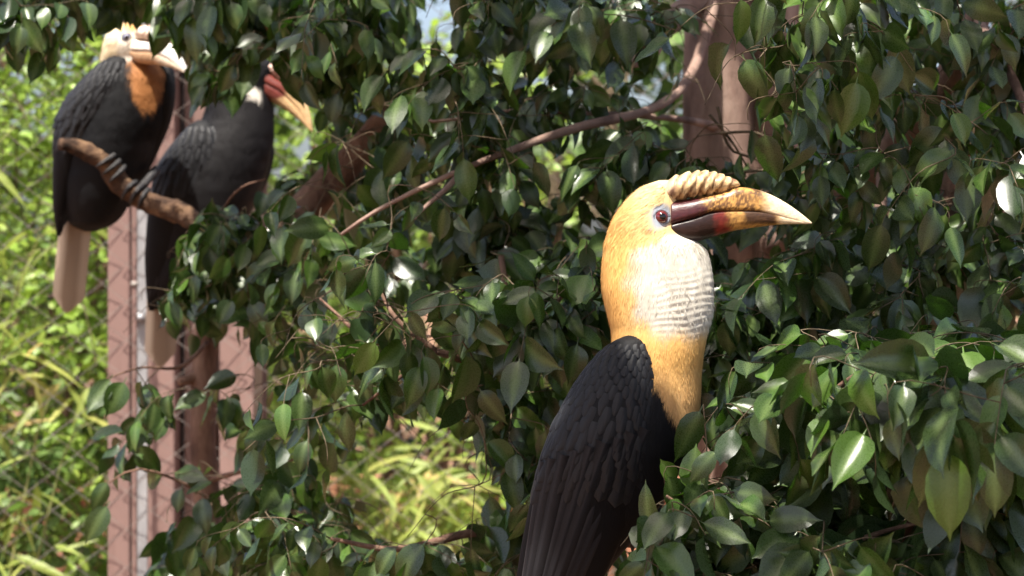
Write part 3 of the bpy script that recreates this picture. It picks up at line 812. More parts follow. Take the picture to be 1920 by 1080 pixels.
# slim trunks of the hedge trees, seen through gaps
def slim(label, px, Y, r, z1, lean=0.0):
    x = P(px, 0, Y).x
    t = tag(empty('young_tree', (x, Y, 0)), label, 'tree')
    tube('trunk', [(x, Y, -.05), (x + lean * .5, Y, z1 * .5), (x + lean, Y, z1)], [r * 1.3, r, r * .5], t, M_TWIG, 10, 24, .08)
    for i in range(3):
        z = z1 * (.55 + .13 * i); s = random.choice((-1, 1))
        tube('branch', [(x + lean * .6, Y, z), (x + lean * .6 + s * .18, Y + .05, z + .25), (x + lean * .6 + s * .3, Y + .1, z + .6)], [r * .45, r * .3, r * .12], t, M_TWIG, 6, 8, .05)
slim('pale slim trunk behind the mesh, under the long bare branch', 1022, 8.2, .026, 3.6, .05)
slim('slim grey trunk behind the mesh, beside the twin trunk', 1170, 8.0, .02, 3.4, -.06)

# ---- terracotta garden wall behind the planting
M_WALL = plain_material('terracotta_render', [(0.3, (0.30, 0.13, 0.075)), (0.55, (0.42, 0.20, 0.12)), (0.8, (0.52, 0.29, 0.19))], 6, .9, .2, .5)
wt = tag(empty('garden_wall', (0, 8.7, 0)), 'low terracotta rendered wall behind the wire mesh', 'wall')
me = mesh('wall_face', *boxes([(-4.2, 8.62, -.1, 4.2, 8.80, .96)]), False); link('wall_face', me, wt, M_WALL)
for i in range(14):
    x = -4.2 + i * .6
    me = mesh('coping_stone', *boxes([(x + .004, 8.58, 0.963, x + .596, 8.84, 1.015)]), False); link('coping_stone', me, wt, M_WALL)

# ---- steel column
def steel_material():
    n = NT('brown_painted_steel')
    c = n.ramp(n.noise(3, 6, stretch=(1, 1, .2)), [(0.3, (0.17, 0.105, 0.092)), (0.6, (0.23, 0.145, 0.125)), (0.8, (0.29, 0.19, 0.165))])
    c = n.mix(n.ramp(n.noise(22, 6, stretch=(1, 1, .12)), [(0.55, (0, 0, 0)), (0.75, (0.6, 0.6, 0.6))]), c, (0.14, 0.08, 0.065))
    n.link(c, n.p.inputs['Base Color']); n.set(.48, .4); n.bump(n.noise(60, 4), .15, .002)
    return n.m
M_STEEL = steel_material()
nz_ = NT('galvanised_steel'); nz_.link(nz_.ramp(nz_.noise(20, 5, stretch=(1, 1, .3)), [(0.3, (0.28, 0.28, 0.29)), (0.7, (0.46, 0.46, 0.47))]), nz_.p.inputs['Base Color'])
nz_.set(.5, .5); nz_.p.inputs['Metallic'].default_value = .35; M_GALV = nz_.m
wr_ = NT('rusty_wire'); wr_.link(wr_.ramp(wr_.noise(18, 5), [(0.35, (0.16, 0.13, 0.11)), (0.7, (0.34, 0.31, 0.28))]), wr_.p.inputs['Base Color']); wr_.set(.6, .4); M_WIRE = wr_.m
FY = 6.0
def colx(px, Y=6.15): return P(px, 0, Y).x
ct = tag(empty('steel_column', (colx(300), 6.25, 0)), 'brown painted steel column of joined channels behind the two perched birds', 'column')
H = 4.6
def channel(name, x0, x1, y0, y1, th, mat=None):
    bl = [(x0, y0, -.05, x1, y0 + th, H), (x0, y0 + th, -.05, x0 + th, y1, H), (x1 - th, y0 + th, -.05, x1, y1, H)]
    me = mesh(name, *boxes(bl), False)
    o = link(name, me, ct, mat or M_STEEL)
    bv = o.modifiers.new('bevel', 'BEVEL'); bv.width = .004; bv.segments = 2; bv.limit_method = 'ANGLE'
    return o
channel('flange', colx(208), colx(249), 6.10, 6.22, .008)
channel('cover_strip', colx(259), colx(279), 6.13, 6.20, .006, M_GALV)
channel('web', colx(281), colx(331), 6.11, 6.30, .008)
channel('recess', colx(333), colx(352), 6.24, 6.36, .006, M_GALV)
channel('web', colx(354, 6.3), colx(410, 6.3), 6.21, 6.42, .008)
channel('flange', colx(414), colx(478), 6.12, 6.34, .009)
link('back_plate', mesh('back_plate', *boxes([(colx(206), 6.43, -.05, colx(480), 6.445, H)]), False), ct, M_STEEL)
link('base_plate', mesh('base_plate', *boxes([(colx(180), 6.0, -.04, colx(505), 6.6, .02)]), False), ct, M_STEEL)
bolt = link('bolt', mesh('bolt', *tube_geo([(colx(266), 6.132, P(0, 595, 6.13).z), (colx(266), 6.105, P(0, 595, 6.13).z)], [.012, .011], 8)), ct, M_GALV)

# ---- chain-link fence
ft = tag(empty('wire_fence', (0, FY, 0)), 'diamond wire mesh fence stretched in front of the shrubs and column', 'fence')
dw, dh, FH = .062, .094, 3.4
fx0, fx1 = -1.75, 1.75
nper = int(FH / dh)
zz = [];
for k in range(nper * 2 + 1):
    zz.append((0 if k % 2 == 0 else dw, (-.004 if k % 2 == 0 else .004), k * dh / 2))
Vw, Fw = tube_geo(np.array(zz), np.full(len(zz), .0013), 5)
wire_me = mesh('wire', Vw, Fw); wire_me.materials.append(M_WIRE)
for i in range(int((fx1 - fx0) / dw) + 1):
    o = bpy.data.objects.new('wire', wire_me); COL.objects.link(o); o.parent = ft
    o.location = (fx0 + i * (dw - .001), 0, .02 + (dh / 2 if i % 2 else 0))
tube('post', [(P(251, 0, FY).x, FY + .012, -.03), (P(251, 0, FY).x, FY + .012, 3.5)], [.0065, .0065], ft, M_STEEL, 10, 30)
for z in (.03, 3.42):
    tube('rail', [(fx0, FY + .012, z), (fx1 + .1, FY + .012, z)], [.012, .012], ft, M_GALV, 8, 4)
for z in np.arange(.45, 3.2, .42):
    link('tie', mesh('tie', *tube_geo([(P(251, 0, FY).x, FY + .012, z - .006), (P(251, 0, FY).x, FY + .012, z + .006)], [.0095, .0095], 8)), ft, M_WIRE)
for x in (fx0, fx1 + .1):
    tube('post', [(x, FY + .03, -.03), (x, FY + .03, 3.5)], [.024, .024], ft, M_GALV, 12, 4)

# ------------------------------------------------------------------ birds
class Loft:
    """a continuous body of stacked elliptical slices: rows of (py, x_left, x_right, half depth in m, depth offset in m)"""
    def __init__(s, rows, Y):
        s.r = np.array(rows, float); s.Y = Y; s.k = K * Y
    def at(s, py):
        return hermite(s.r[:, 0], s.r[:, 1:], np.clip(np.asarray(py, float), s.r[0, 0], s.r[-1, 0]))
    def surf(s, px, py, back=False):
        xl, xr, b, dy = s.at(np.array([py]))[0]
        c = (xl + xr) / 2; a = max((xr - xl) / 2, 1e-3)
        u = max(-.985, min(.985, (px - c) / a))
        y = s.Y + dy + (1 if back else -1) * abs(b) * math.sqrt(1 - u * u)
        return Vector(((px - 960) * s.k, y, CAMZ - (py - 540) * s.k))
    def frac(s, u, py, back=False):
        xl, xr, b, dy = s.at(np.array([py]))[0]
        c = (xl + xr) / 2; a = (xr - xl) / 2
        return s.surf(c + a * u, py, back)
    def build(s, name, step=4, seg=64, ruffle=0.0):
        py = np.arange(s.r[0, 0], s.r[-1, 0] + .1, step)
        A = s.at(py)
        V = []; px = []; F = []
        for q, (xl, xr, b, dy) in zip(py, A):
            c = (xl + xr) / 2; a = max((xr - xl) / 2, .4); b = max(abs(b), .4 * s.k)
            for j in range(seg):
                t = 2 * math.pi * j / seg
                u = math.cos(t); w_ = math.sin(t)
                g = 1.0
                if ruffle:
                    g += ruffle * noise.noise(Vector((math.cos(t) * 4, math.sin(t) * 4, q * s.k * 45)))
                x = c + a * u * g
                V.append(((x - 960) * s.k, s.Y + dy + b * w_ * g, CAMZ - (q - 540) * s.k)); px.append((x, q, w_))
        n = len(py)
        for i in range(n - 1):
            for j in range(seg):
                k = (j + 1) % seg
                F.append((i*seg+j, i*seg+k, (i+1)*seg+k, (i+1)*seg+j))
        F.append(tuple(range(seg - 1, -1, -1))); F.append(tuple(range((n-1)*seg, n*seg)))
        # faces above run with z falling: flip so that normals point out
        F = [f[::-1] for f in F]
        return mesh(name, V, F), np.array(px)

def barbs(name, me, colfn, k, Y, n, length, width, parent, flow, lift=0.25, keep=None, seed=1):
    """fine feather barbs: thin tapered slips rooted on the body"""
    r = np.random.default_rng(seed)
    me.calc_loop_triangles()
    nt_ = len(me.loop_triangles)
    tri = np.zeros(nt_ * 3, np.int32); me.loop_triangles.foreach_get('vertices', tri); tri = tri.reshape(-1, 3)
    co = np.zeros(len(me.vertices) * 3, np.float32); me.vertices.foreach_get('co', co); co = co.reshape(-1, 3)
    no = np.zeros(len(me.vertices) * 3, np.float32); me.vertices.foreach_get('normal', no); no = no.reshape(-1, 3)
    e1 = co[tri[:, 1]] - co[tri[:, 0]]; e2 = co[tri[:, 2]] - co[tri[:, 0]]
    ar = np.linalg.norm(np.cross(e1, e2), axis=1)
    ti = r.choice(nt_, n, p=ar / ar.sum())
    u = r.random((n, 2)); u = np.where(u.sum(1, keepdims=True) > 1, 1 - u, u)
    p = co[tri[ti, 0]] + e1[ti] * u[:, :1] + e2[ti] * u[:, 1:]
    nn = no[tri[ti]].mean(1); nn /= np.linalg.norm(nn, axis=1)[:, None] + 1e-9
    x = 960 + p[:, 0] / k; y = 540 + (CAMZ - p[:, 2]) / k
    if keep is not None:
        m = keep(x, y); p, nn, x, y = p[m], nn[m], x[m], y[m]
    n = len(p)
    fl = flow(x, y) + r.normal(0, .16, (n, 3))
    fl -= nn * np.sum(fl * nn, axis=1)[:, None]; fl /= np.linalg.norm(fl, axis=1)[:, None] + 1e-9
    d = fl + nn * (lift * r.random(n))[:, None]; d /= np.linalg.norm(d, axis=1)[:, None]
    sd_ = np.cross(d, nn); L = (length * r.uniform(.6, 1.4, n))[:, None]
    W = width
    q0 = p - nn * .0008
    m1 = q0 + d * L * .55 + nn * L * .03
    tip = q0 + d * L - nn * L * .08
    V = np.stack([q0 - sd_ * W * .5, q0 + sd_ * W * .5, m1 - sd_ * W * .5, m1 + sd_ * W * .5, tip], 1).reshape(-1, 3)
    i = np.arange(n)[:, None] * 5
    F4 = (i + np.array([[0, 1, 3, 2]])); F3 = (i + np.array([[2, 3, 4]]))
    mo = bpy.data.meshes.new(name)
    mo.vertices.add(len(V)); mo.vertices.foreach_set('co', V.astype(np.float32).ravel())
    loops = np.concatenate([F4, F3], 1).ravel()
    mo.loops.add(len(loops)); mo.loops.foreach_set('vertex_index', loops.astype(np.int32))
    ls = np.stack([np.arange(n) * 7, np.arange(n) * 7 + 4], 1).ravel()
    mo.polygons.add(2 * n); mo.polygons.foreach_set('loop_start', ls.astype(np.int32))
    mo.update(calc_edges=True)
    c = colfn(x, y) * r.uniform(.90, 1.08, (n, 1))
    set_color(mo, np.repeat(np.clip(c, 0, 1), 5, 0))
    return tag(link(name, mo, parent, M_BARB), kind='stuff')

# feather shapes
def feather(name, wr, curve, tipr=.25, rows=7, shaft=True):
    V = []; rib = []
    cols = (-1, -.55, -.06, .06, .55, 1)
    for i in range(rows):
        t = i / (rows - 1)
        wd = (0.55 + .45 * min(1, t / .25)) if t < 1 - tipr else math.sqrt(max(0, 1 - ((t - (1 - tipr)) / tipr) ** 2)) * .98 + .02
        for c in cols:
            x = c * wd * wr * .5
            z = -.22 * wr * c * c * wd + curve * t * t + (.008 if abs(c) < .1 else 0)
            V.append((x, t, z)); rib.append(1.0 if abs(c) < .1 else 0.0)
    m = len(cols)
    F = [(i*m+j, i*m+j+1, (i+1)*m+j+1, (i+1)*m+j) for i in range(rows - 1) for j in range(m - 1)]
    me = mesh(name, V, F); set_float(me, 'rib', rib)
    return me

def feather_material(name, a, b, shaft, rough, spec):
    n = NT(name)
    oi = n.new('ShaderNodeObjectInfo')
    col = n.ramp(oi.outputs['Random'], [(0, a), (1, b)])
    rb = n.new('ShaderNodeAttribute', attribute_name='rib')
    col = n.mix(rb.outputs['Fac'], col, shaft)
    n.link(col, n.p.inputs['Base Color'])
    n.set(rough, spec, .05)
    n.bump(n.noise(120, 3, stretch=(.3, 1, 1)), .2, .002)
    return n.m
M_FEATH = feather_material('black_feather', (.0045, .0048, .0062), (.0085, .009, .0115), (.009, .009, .011), .48, .28)
M_FLIGHT = feather_material('flight_feather_black', (.003, .003, .004), (.006, .006, .0075), (.018, .018, .021), .50, .16)
M_TAIL = feather_material('white_tail', (.36, .28, .20), (.56, .47, .36), (.26, .19, .13), .7, .25)
M_DARK = None
cov_me = feather('covert_feather', 1.0, -.06, .5); cov_me.materials.append(M_FEATH)
med_me = feather('covert_feather', .62, -.03, .40); med_me.materials.append(M_FEATH)
fli_me = feather('flight_feather', .135, -.03, .10, 10); fli_me.materials.append(M_FLIGHT)
tai_me = feather('tail_feather', .20, -.02, .10, 10); tai_me.materials.append(M_TAIL)

def put_feather(name, me, pos, ax, nr, L, parent):
    o = bpy.data.objects.new(name, me); COL.objects.link(o); o.parent = parent
    ax = Vector(ax).normalized(); nr = Vector(nr); nr = (nr - ax * nr.dot(ax)).normalized(); sv = ax.cross(nr)
    off = Vector((0, 0, 0)); q = parent
    while q is not None: off += q.location; q = q.parent
    m = Matrix(((sv.x, ax.x, nr.x, 0), (sv.y, ax.y, nr.y, 0), (sv.z, ax.z, nr.z, 0), (0, 0, 0, 1)))
    base = Matrix.Translation(Vector(pos)) @ m @ Matrix.Diagonal((L, L, L, 1))
    o.matrix_local = Matrix.Translation(-off) @ base
    return o

def wing(bird, loft, y_cov0, y_cov1, rowstep, f0, f1, ufeath, y_f0, y_f1, flightL, black=(.005, .0052, .0065), back=False, detail=True):
    me, px = loft.build('wing', 5, 48)
    set_color(me, np.tile(black, (len(px), 1)))
    wobj = link('wing', me, bird, M_BODY)
    if not detail: return wobj
    k = loft.k
    def nrm(u, py):
        a = loft.frac(u, py, back); b = loft.frac(min(.97, u + .04), py, back); c = loft.frac(u, py + 4, back)
        n = (b - a).cross(c - a)
        if (n.y > 0) != back: n = -n
        return a, n.normalized(), (c - a).normalized()
    # long flight feathers first, coverts above them
    for i, u in enumerate(ufeath):
        a, n, d = nrm(u, y_f0 + (y_f1 - y_f0) * (i / max(1, len(ufeath) - 1)))
        e = loft.frac(u * .75, loft.r[-1, 0] - 12 - 10 * abs(u - .3), back)
        put_feather('flight_feather', fli_me, a + n * (.002 + .0012 * (i % 3)), e - a + n * .006, n + Vector((random.uniform(-.12, .12), 0, 0)), (e - a).length * random.uniform(.9, 1.0), wobj)
    py = y_cov1; row = 0
    while py >= y_cov0:
        t = (py - y_cov0) / (y_cov1 - y_cov0)
        Lp = f0 + (f1 - f0) * t ** 1.4
        mesh_ = cov_me if t < .62 else med_me
        wpx = Lp * (1.0 if t < .62 else .62)
        xl, xr, b, dy = loft.at(np.array([py]))[0]
        arc = (xr - xl) * 1.25
        m = max(2, int(arc / (wpx * .66)))
        for j in range(m):
            uu = -1 + 2 * (j + (.25 if row % 2 else .75)) / m
            uu = math.sin(uu * math.pi / 2) * .975
            a, n, d = nrm(uu, py + random.uniform(-2, 2))
            put_feather('covert_feather', mesh_, a + n * (.0004 + .0012 * (1 - t)), d + n * random.uniform(.015, .07) + Vector((random.uniform(-.08, .08), 0, 0)), n, Lp * k * random.uniform(.9, 1.12), wobj)
        py -= rowstep * (.8 + .7 * t); row += 1
    return wobj

# ---- bill of the big bird, in photo pixels at its distance (shared by the other two, turned and scaled)
U_X = [1256, 1265, 1285, 1302, 1332, 1361, 1376, 1413, 1443, 1473, 1499, 1514, 1522]
U_T = [376, 376, 374, 371, 365, 358, 352, 354, 364, 380, 398, 410, 417]
U_C = [424, 420, 414, 409, 399, 397, 397, 398, 402, 410, 416, 418.5, 419]
L_B = [442, 450, 456, 454, 446, 437, 433, 427, 423, 420.5, 420.2, 420, 419.6]
HWP = [38, 38, 36.5, 35, 31, 27, 25, 20, 15.5, 11, 7, 3.6, 1.0]

def mix3(a, b, t):
    t = np.clip(t, 0, 1)[..., None] if np.ndim(t) else max(0, min(1, t))
    return np.asarray(a) * (1 - t) + np.asarray(b) * t

MAROON = np.array((.055, .010, .012)); GOLD = np.array((.50, .27, .075)); CREAM = np.array((.80, .66, .44)); DARKB = np.array((.024, .010, .008)); RED = np.array((.16, .018, .012)); BROWN = np.array((.10, .045, .02))
def sstep(a, b, x): 
    t = max(0, min(1, (x - a) / (b - a))); return t * t * (3 - 2 * t)
def bill_col_up(x, y, z):
    n1 = noise.noise(Vector((x * .05, y * .09, z * .05))); n2 = noise.noise(Vector((x * .16, y * .22, z * .1 + 5))); n3 = noise.noise(Vector((x * .4, y * .4, z * .2 + 9)))
    c = mix3(MAROON, GOLD, sstep(1306, 1332, x + 16 * n1 + (375 - y) * .35))
    m = sstep(-.16, .12, n2 + .8 * n3 + .3 * n1) * sstep(1298, 1325, x) * (1 - sstep(1395, 1450, x - (y - 380) * .8))
    c = mix3(c, BROWN, .9 * m)
    blot = sstep(.0, .3, n2 + .3) * sstep(1395, 1410, x) * (1 - sstep(1432, 1446, x)) * (1 - sstep(366, 378, y))
    c = mix3(c, np.array((.07, .035, .025)), .85 * blot)
    c = mix3(c, CREAM, sstep(1420, 1452, x + 8 * n1))
    c = mix3(c, BROWN * .6, .8 * sstep(4, 1, abs(y - np.interp(x, U_X, U_C)) ) * (1 - sstep(1430, 1470, x)))
    return c
def bill_col_lo(x, y, z):
    n1 = noise.noise(Vector((x * .05, y * .09, z * .05 + 3))); n2 = noise.noise(Vector((x * .16, y * .22, z * .1 + 15))); n3 = noise.noise(Vector((x * .4, y * .4, 2)))
    c = mix3(DARKB, RED, sstep(1330, 1350, x + 10 * n1))
    c = mix3(c, GOLD * .95, sstep(1356, 1376, x + 10 * n1 - (y - 420) * .3))
    c = mix3(c, BROWN, .7 * sstep(.15, .45, n2 + .5 * n3) * sstep(1350, 1370, x))
    dark = sstep(1386, 1400, x + 6 * n2) * (1 - sstep(1448, 1464, x)) * (1 - sstep(416, 424, y + 2 * n2))
    c = mix3(c, DARKB * 1.3, .92 * dark)
    c = mix3(c, CREAM * .92, sstep(1452, 1470, x + 5 * n1))
    return c

def shell(name, X, T, B, HW, nx, seg, colfn, ridge=.0, power=1.0):
    q = np.linspace(X[0], X[-1], nx)
    t = hermite(X, T, q); b = hermite(X, B, q); h = hermite(X, HW, q)
    V = []; C = []; F = []
    for i in range(nx):
        zc = (t[i] + b[i]) / 2; hz = max((b[i] - t[i]) / 2, .15)
        for j in range(seg):
            a = 2 * math.pi * j / seg
            s, c = math.sin(a), math.cos(a)
            gape = (c < 0) if ridge > 0 else (c > 0)
            yy = math.copysign(abs(s) ** (.28 if gape else .72), s) * h[i]
            zz_ = zc - math.copysign(abs(c) ** (.8), c) * hz
            fl = .16 * (zz_ - zc) / hz            # narrower to the culmen and to the chin
            V.append((q[i], yy * (1 + fl * ridge), zz_))
            hf = noise.noise(Vector((q[i] * .13, zz_ * .5, yy * .1))) + .6 * noise.noise(Vector((q[i] * .5, zz_ * .8, yy * .2 + 4)))
            C.append(np.clip(colfn(q[i], zz_, yy) * (1 + .42 * hf), 0, 1))
    for i in range(nx - 1):
        for j in range(seg):
            k = (j + 1) % seg
            F.append((i*seg+j, (i+1)*seg+j, (i+1)*seg+k, i*seg+k))
    F.append(tuple(range(seg))); F.append(tuple(range(nx*seg - 1, (nx-1)*seg - 1, -1)))
    return np.array(V, float), F, np.array(C)

def casque_geo(seg=24, nx=150):
    X = [1236, 1243, 1252, 1267, 1290, 1317, 1345, 1368, 1382, 1388]
    T = [362, 349, 338, 328, 321, 318, 322, 331, 338, 346]
    B = [368, 374, 378, 379, 374, 370, 365, 358, 352, 348]
    HW = [12, 27, 34, 37, 36, 33, 28, 21, 12, 3]
    q = np.linspace(X[0], X[-1], nx); t = hermite(X, T, q); b = hermite(X, B, q); h = hermite(X, HW, q)
    V = []; C = []; F = []
    for i in range(nx):
        for j in range(seg):
            a = 2 * math.pi * j / seg; s, c = math.sin(a), math.cos(a)
            zc = (t[i] + b[i]) / 2; hz = (b[i] - t[i]) / 2
            z = zc - c * hz; y = s * h[i]
            ph = ((q[i] + (z - 345) * .48 + 9 * noise.noise(Vector((q[i] * .035, z * .05, s))) + 2.2 * noise.noise(Vector((q[i] * .12, z * .1, s * 2)))) - 1230) / 17.5
            f = ph - math.floor(ph)
            saw = (f / .74) ** .8 if f < .74 else ((1 - f) / .26) ** 1.1
            amp = .05 + .09 * sstep(1255, 1290, q[i]) * (1 - sstep(1366, 1386, q[i]))
            amp *= .55 + .9 * abs(noise.noise(Vector((math.floor(ph) * 1.7, 3.3, s)))) + .35 * max(0, c)
            g = 1 - amp * 1.4 * (1 - saw) + .05 * noise.noise(Vector((q[i] * .09, z * .09, s * 3)))
            V.append((q[i], y * g, zc - c * hz * g))
            n1 = noise.noise(Vector((q[i] * .07, z * .1, s * 2))); n2 = noise.noise(Vector((q[i] * .25, z * .25, s * 2 + 4)))
            col = mix3(np.array((.60, .36, .13)), np.array((.84, .66, .36)), .5 + .6 * n1 + .3 * saw)
            col = mix3(col, np.array((.16, .075, .045)), .92 * (1 - saw) ** 1.3)
            col = mix3(col, np.array((.45, .30, .25)), .7 * (1 - sstep(1246, 1275, q[i])))
            col = mix3(col, BROWN, .8 * sstep(.1, .4, n2) * sstep(0, 10, z - zc))
            col = mix3(col, np.array((.16, .07, .05)), .8 * sstep(1366, 1374, q[i] + 4 * n2) * (1 - sstep(338, 344, z)))
            C.append(col)
    for i in range(nx - 1):
        for j in range(seg):
            k = (j + 1) % seg
            F.append((i*seg+j, (i+1)*seg+j, (i+1)*seg+k, i*seg+k))
    F.append(tuple(range(seg))); F.append(tuple(range(nx*seg - 1, (nx-1)*seg - 1, -1)))
    return np.array(V, float), F, np.array(C)

def horn_material():
    n = NT('horn')
    at = n.new('ShaderNodeAttribute', attribute_name='Col')
    col = n.mix(n.ramp(n.noise(300, 5, stretch=(.3, 1, 1)), [(0.4, (0, 0, 0)), (0.8, (.4, .4, .4))]), at.outputs['Color'], n.mix(1.0, at.outputs['Color'], (.45, .33, .25), 'MULTIPLY'))
    n.link(col, n.p.inputs['Base Color']); n.set(.36, .45)
    n.p.inputs['Subsurface Weight'].default_value = .0
    n.bump(n.noise(380, 5, stretch=(.35, 1, 1)), .22, .002)
    return n.m
M_HORN = horn_material()
EYE_R = NT('red_iris'); EYE_R.p.inputs['Base Color'].default_value = (.11, .010, .012, 1); EYE_R.set(.08, .6); EYE_R.p.inputs['Coat Weight'].default_value = 1.0; EYE_R.bump(EYE_R.noise(500, 2), .05, .0005)
EYE_G = NT('grey_iris'); EYE_G.p.inputs['Base Color'].default_value = (.18, .18, .24, 1); EYE_G.set(.08, .6); EYE_G.p.inputs['Coat Weight'].default_value = 1.0; EYE_G.bump(EYE_G.noise(500, 2), .05, .0005)
PUPIL = NT('pupil'); PUPIL.p.inputs['Base Color'].default_value = (.004, .003, .003, 1); PUPIL.set(.06, .6); PUPIL.bump(PUPIL.noise(200, 2), .02, .0005)
M_SKIN = plain_material('bare_skin', [(0.3, (.10, .11, .13)), (0.7, (.26, .28, .32))], 160, .5, .4, .5)
M_FOOT = plain_material('scaly_foot', [(0.3, (.012, .011, .011)), (0.7, (.04, .037, .037))], 120, .55, .4, .6)

def ball(name, c, r, parent, mat, sx=1, sy=1, sz=1, rot=None):
    bm = bmesh.new(); bmesh.ops.create_uvsphere(bm, u_segments=24, v_segments=14, radius=1)
    M4 = Matrix.Translation(Vector(c)) @ (rot.to_matrix().to_4x4() if rot else Matrix.Identity(4)) @ Matrix.Diagonal((r * sx, r * sy, r * sz, 1))
    bmesh.ops.transform(bm, matrix=M4, verts=bm.verts)
    me = bpy.data.meshes.new(name); bm.to_mesh(me); bm.free()
    me.polygons.foreach_set('use_smooth', [True] * len(me.polygons))
    return link(name, me, parent, mat)

def eye(bird, c, n, r, iris):
    n = Vector(n).normalized(); c = Vector(c)
    e = ball('eye', c, r, bird, iris)
    q = n.to_track_quat('Z', 'Y')
    ball('pupil', c + n * r * .80, r * .50, e, PUPIL.m, 1, 1, .46, q)
    pts = []
    u = q @ Vector((1, 0, 0)); v = q @ Vector((0, 1, 0))
    for i in range(33):
        a = 2 * math.pi * i / 32
        pts.append(c + n * r * .25 + (u * math.cos(a) * 1.1 + v * math.sin(a) * 1.0) * r * 1.02)
    V, F = tube_geo(np.array([tuple(p) for p in pts]), np.full(33, r * .22), 8)
    link('eyelid', mesh('eyelid', V, F), e, M_SKIN)
    return e

def foot(bird, c, along, ytoe, r):
    """toes closed over a perch of radius r at c; along = perch direction"""
    c = Vector(c); t = Vector(along).normalized(); up = Vector((0, 0, 1)); up = (up - t * up.dot(t)).normalized(); f = t.cross(up)
    if f.y > 0: f = -f
    sh = tube('foot', [c + up * (r + .045) + Vector((0, .05, 0)), c + up * (r + .022) + Vector((0, .022, 0)), c + up * (r + .003)], [.010, .008, .009], bird, M_FOOT, 10, 10, .1)
    for s in (-1, 0, 1):
        pts = []
        for a in (85, 50, 15, -25, -55):
            A = math.radians(a)
            pts.append(c + t * s * .013 * (1.4 - .003 * a) + (up * math.sin(A) + f * math.cos(A)) * (r + .005))
        tb = tube('toe', pts, [.0055, .0053, .0048, .0040, .0012], sh, M_FOOT, 8, 14, .15)
    pts = []
    for a in (95, 130, 165, 200):
        A = math.radians(a); pts.append(c + (up * math.sin(A) + f * math.cos(A)) * (r + .005))
    tube('toe', pts, [.0075, .007, .006, .002], sh, M_FOOT, 8, 10, .15)
    return sh

def make_bill(bird, fmap, up_col, lo_col, casque=True, cas_col=None):
    V, F, C = shell('bill', U_X, U_T, U_C, HWP, 110, 36, up_col, 1.0)
    me = mesh('bill', [fmap(v) for v in V], F); set_color(me, C); b = link('bill', me, bird, M_HORN)
    V, F, C = shell('lower_mandible', U_X, [u - 2.5 for u in U_C], L_B, [h * .97 for h in HWP], 110, 30, lo_col, -.6)
    me = mesh('lower_mandible', [fmap(v) for v in V], F); set_color(me, C); link('lower_mandible', me, b, M_HORN)
    if casque:
        V, F, C = casque_geo()
        if cas_col is not None: C = C * 0 + np.array(cas_col) * (.8 + .4 * C[:, :1])
        me = mesh('casque', [fmap(v) for v in V], F); set_color(me, C); link('casque', me, b, M_HORN)
    # groove along the gape
    return b

BLACK = np.array((.0055, .0057, .007))
# ================= the big bird
YB = 3.12
kB = K * YB
big = tag(empty('hornbill', P(1180, 1000, YB)), 'big hornbill with golden yellow head, white throat and long mottled bill', 'bird', 'hornbills')
body = Loft([(338, 1236, 1256, .004, 0), (346, 1212, 1262, .016, 0), (358, 1192, 1267, .023, 0), (380, 1170, 1270, .029, 0), (405, 1152, 1271, .033, 0), (430, 1141, 1276, .037, 0),
             (442, 1137, 1286, .039, 0), (454, 1133, 1308, .042, 0), (470, 1131, 1324, .046, 0), (500, 1128, 1334, .051, 0), (540, 1128, 1339, .056, 0), (590, 1138, 1337, .058, 0), (620, 1145, 1329, .058, 0), (660, 1144, 1320, .060, 0),
             (700, 1120, 1316, .066, .004), (750, 1092, 1314, .073, .006), (800, 1074, 1308, .078, .008), (850, 1062, 1294, .078, .008), (900, 1055, 1268, .073, .01), (950, 1048, 1238, .064, .01),
             (1000, 1040, 1200, .052, .012), (1060, 1030, 1150, .04, .012), (1120, 1018, 1110, .028, .012), (1180, 1000, 1070, .016, .012), (1210, 1000, 1040, .006, .012)], YB)
YEL = np.array((.74, .43, .14)); YELP = np.array((.80, .60, .30)); WHITE = np.array((.57, .535, .46)); ORG = np.array((.62, .37, .155))
def big_col(x, y):
    x = np.asarray(x, float); y = np.asarray(y, float)
    def ss(a, b, v):
        t = np.clip((v - a) / (b - a), 0, 1); return (t * t * (3 - 2 * t))
    wob = 6 * np.sin(y * .11) + 5 * np.sin(x * .13 + y * .05)
    c = mix3(YEL, YELP, ss(1150, 1215, x + wob) * ss(520, 360, y))
    # white throat: right of a line falling from the gape to the shoulder
    edge = np.interp(y, [420, 445, 470, 500, 540, 600, 640, 680], [1300, 1238, 1190, 1176, 1176, 1196, 1225, 1290])
    wh = ss(-14, 16, x - edge + wob) * ss(428, 446, y + (x - 1240) * .1) * (1 - ss(600, 655, y + wob))
    c = mix3(c, WHITE, wh)
    c = mix3(c, YELP * np.array((1, .95, .85)), ss(1150, 1185, x) * (1 - wh) * ss(470, 520, y) * (1 - ss(600, 640, y)) * .6)
    c = mix3(c, ORG, ss(660, 760, y + wob))
    # black belly: below a V at the foot of the bib
    vb = np.interp(x, [1150, 1225, 1245, 1270, 1290, 1310, 1330], [660, 720, 765, 798, 795, 778, 760])
    c = mix3(c, BLACK, ss(-10, 8, y - vb + wob))
    # bare skin round the eye
    d = np.sqrt(((x - 1238) / 1.15) ** 2 + (y - 409) ** 2)
    c = mix3(c, np.array((.34, .37, .42)), ss(26, 16, d + wob * .5))
    return c
me, px = body.build('body', 3, 96, .0)
big_body_me = me
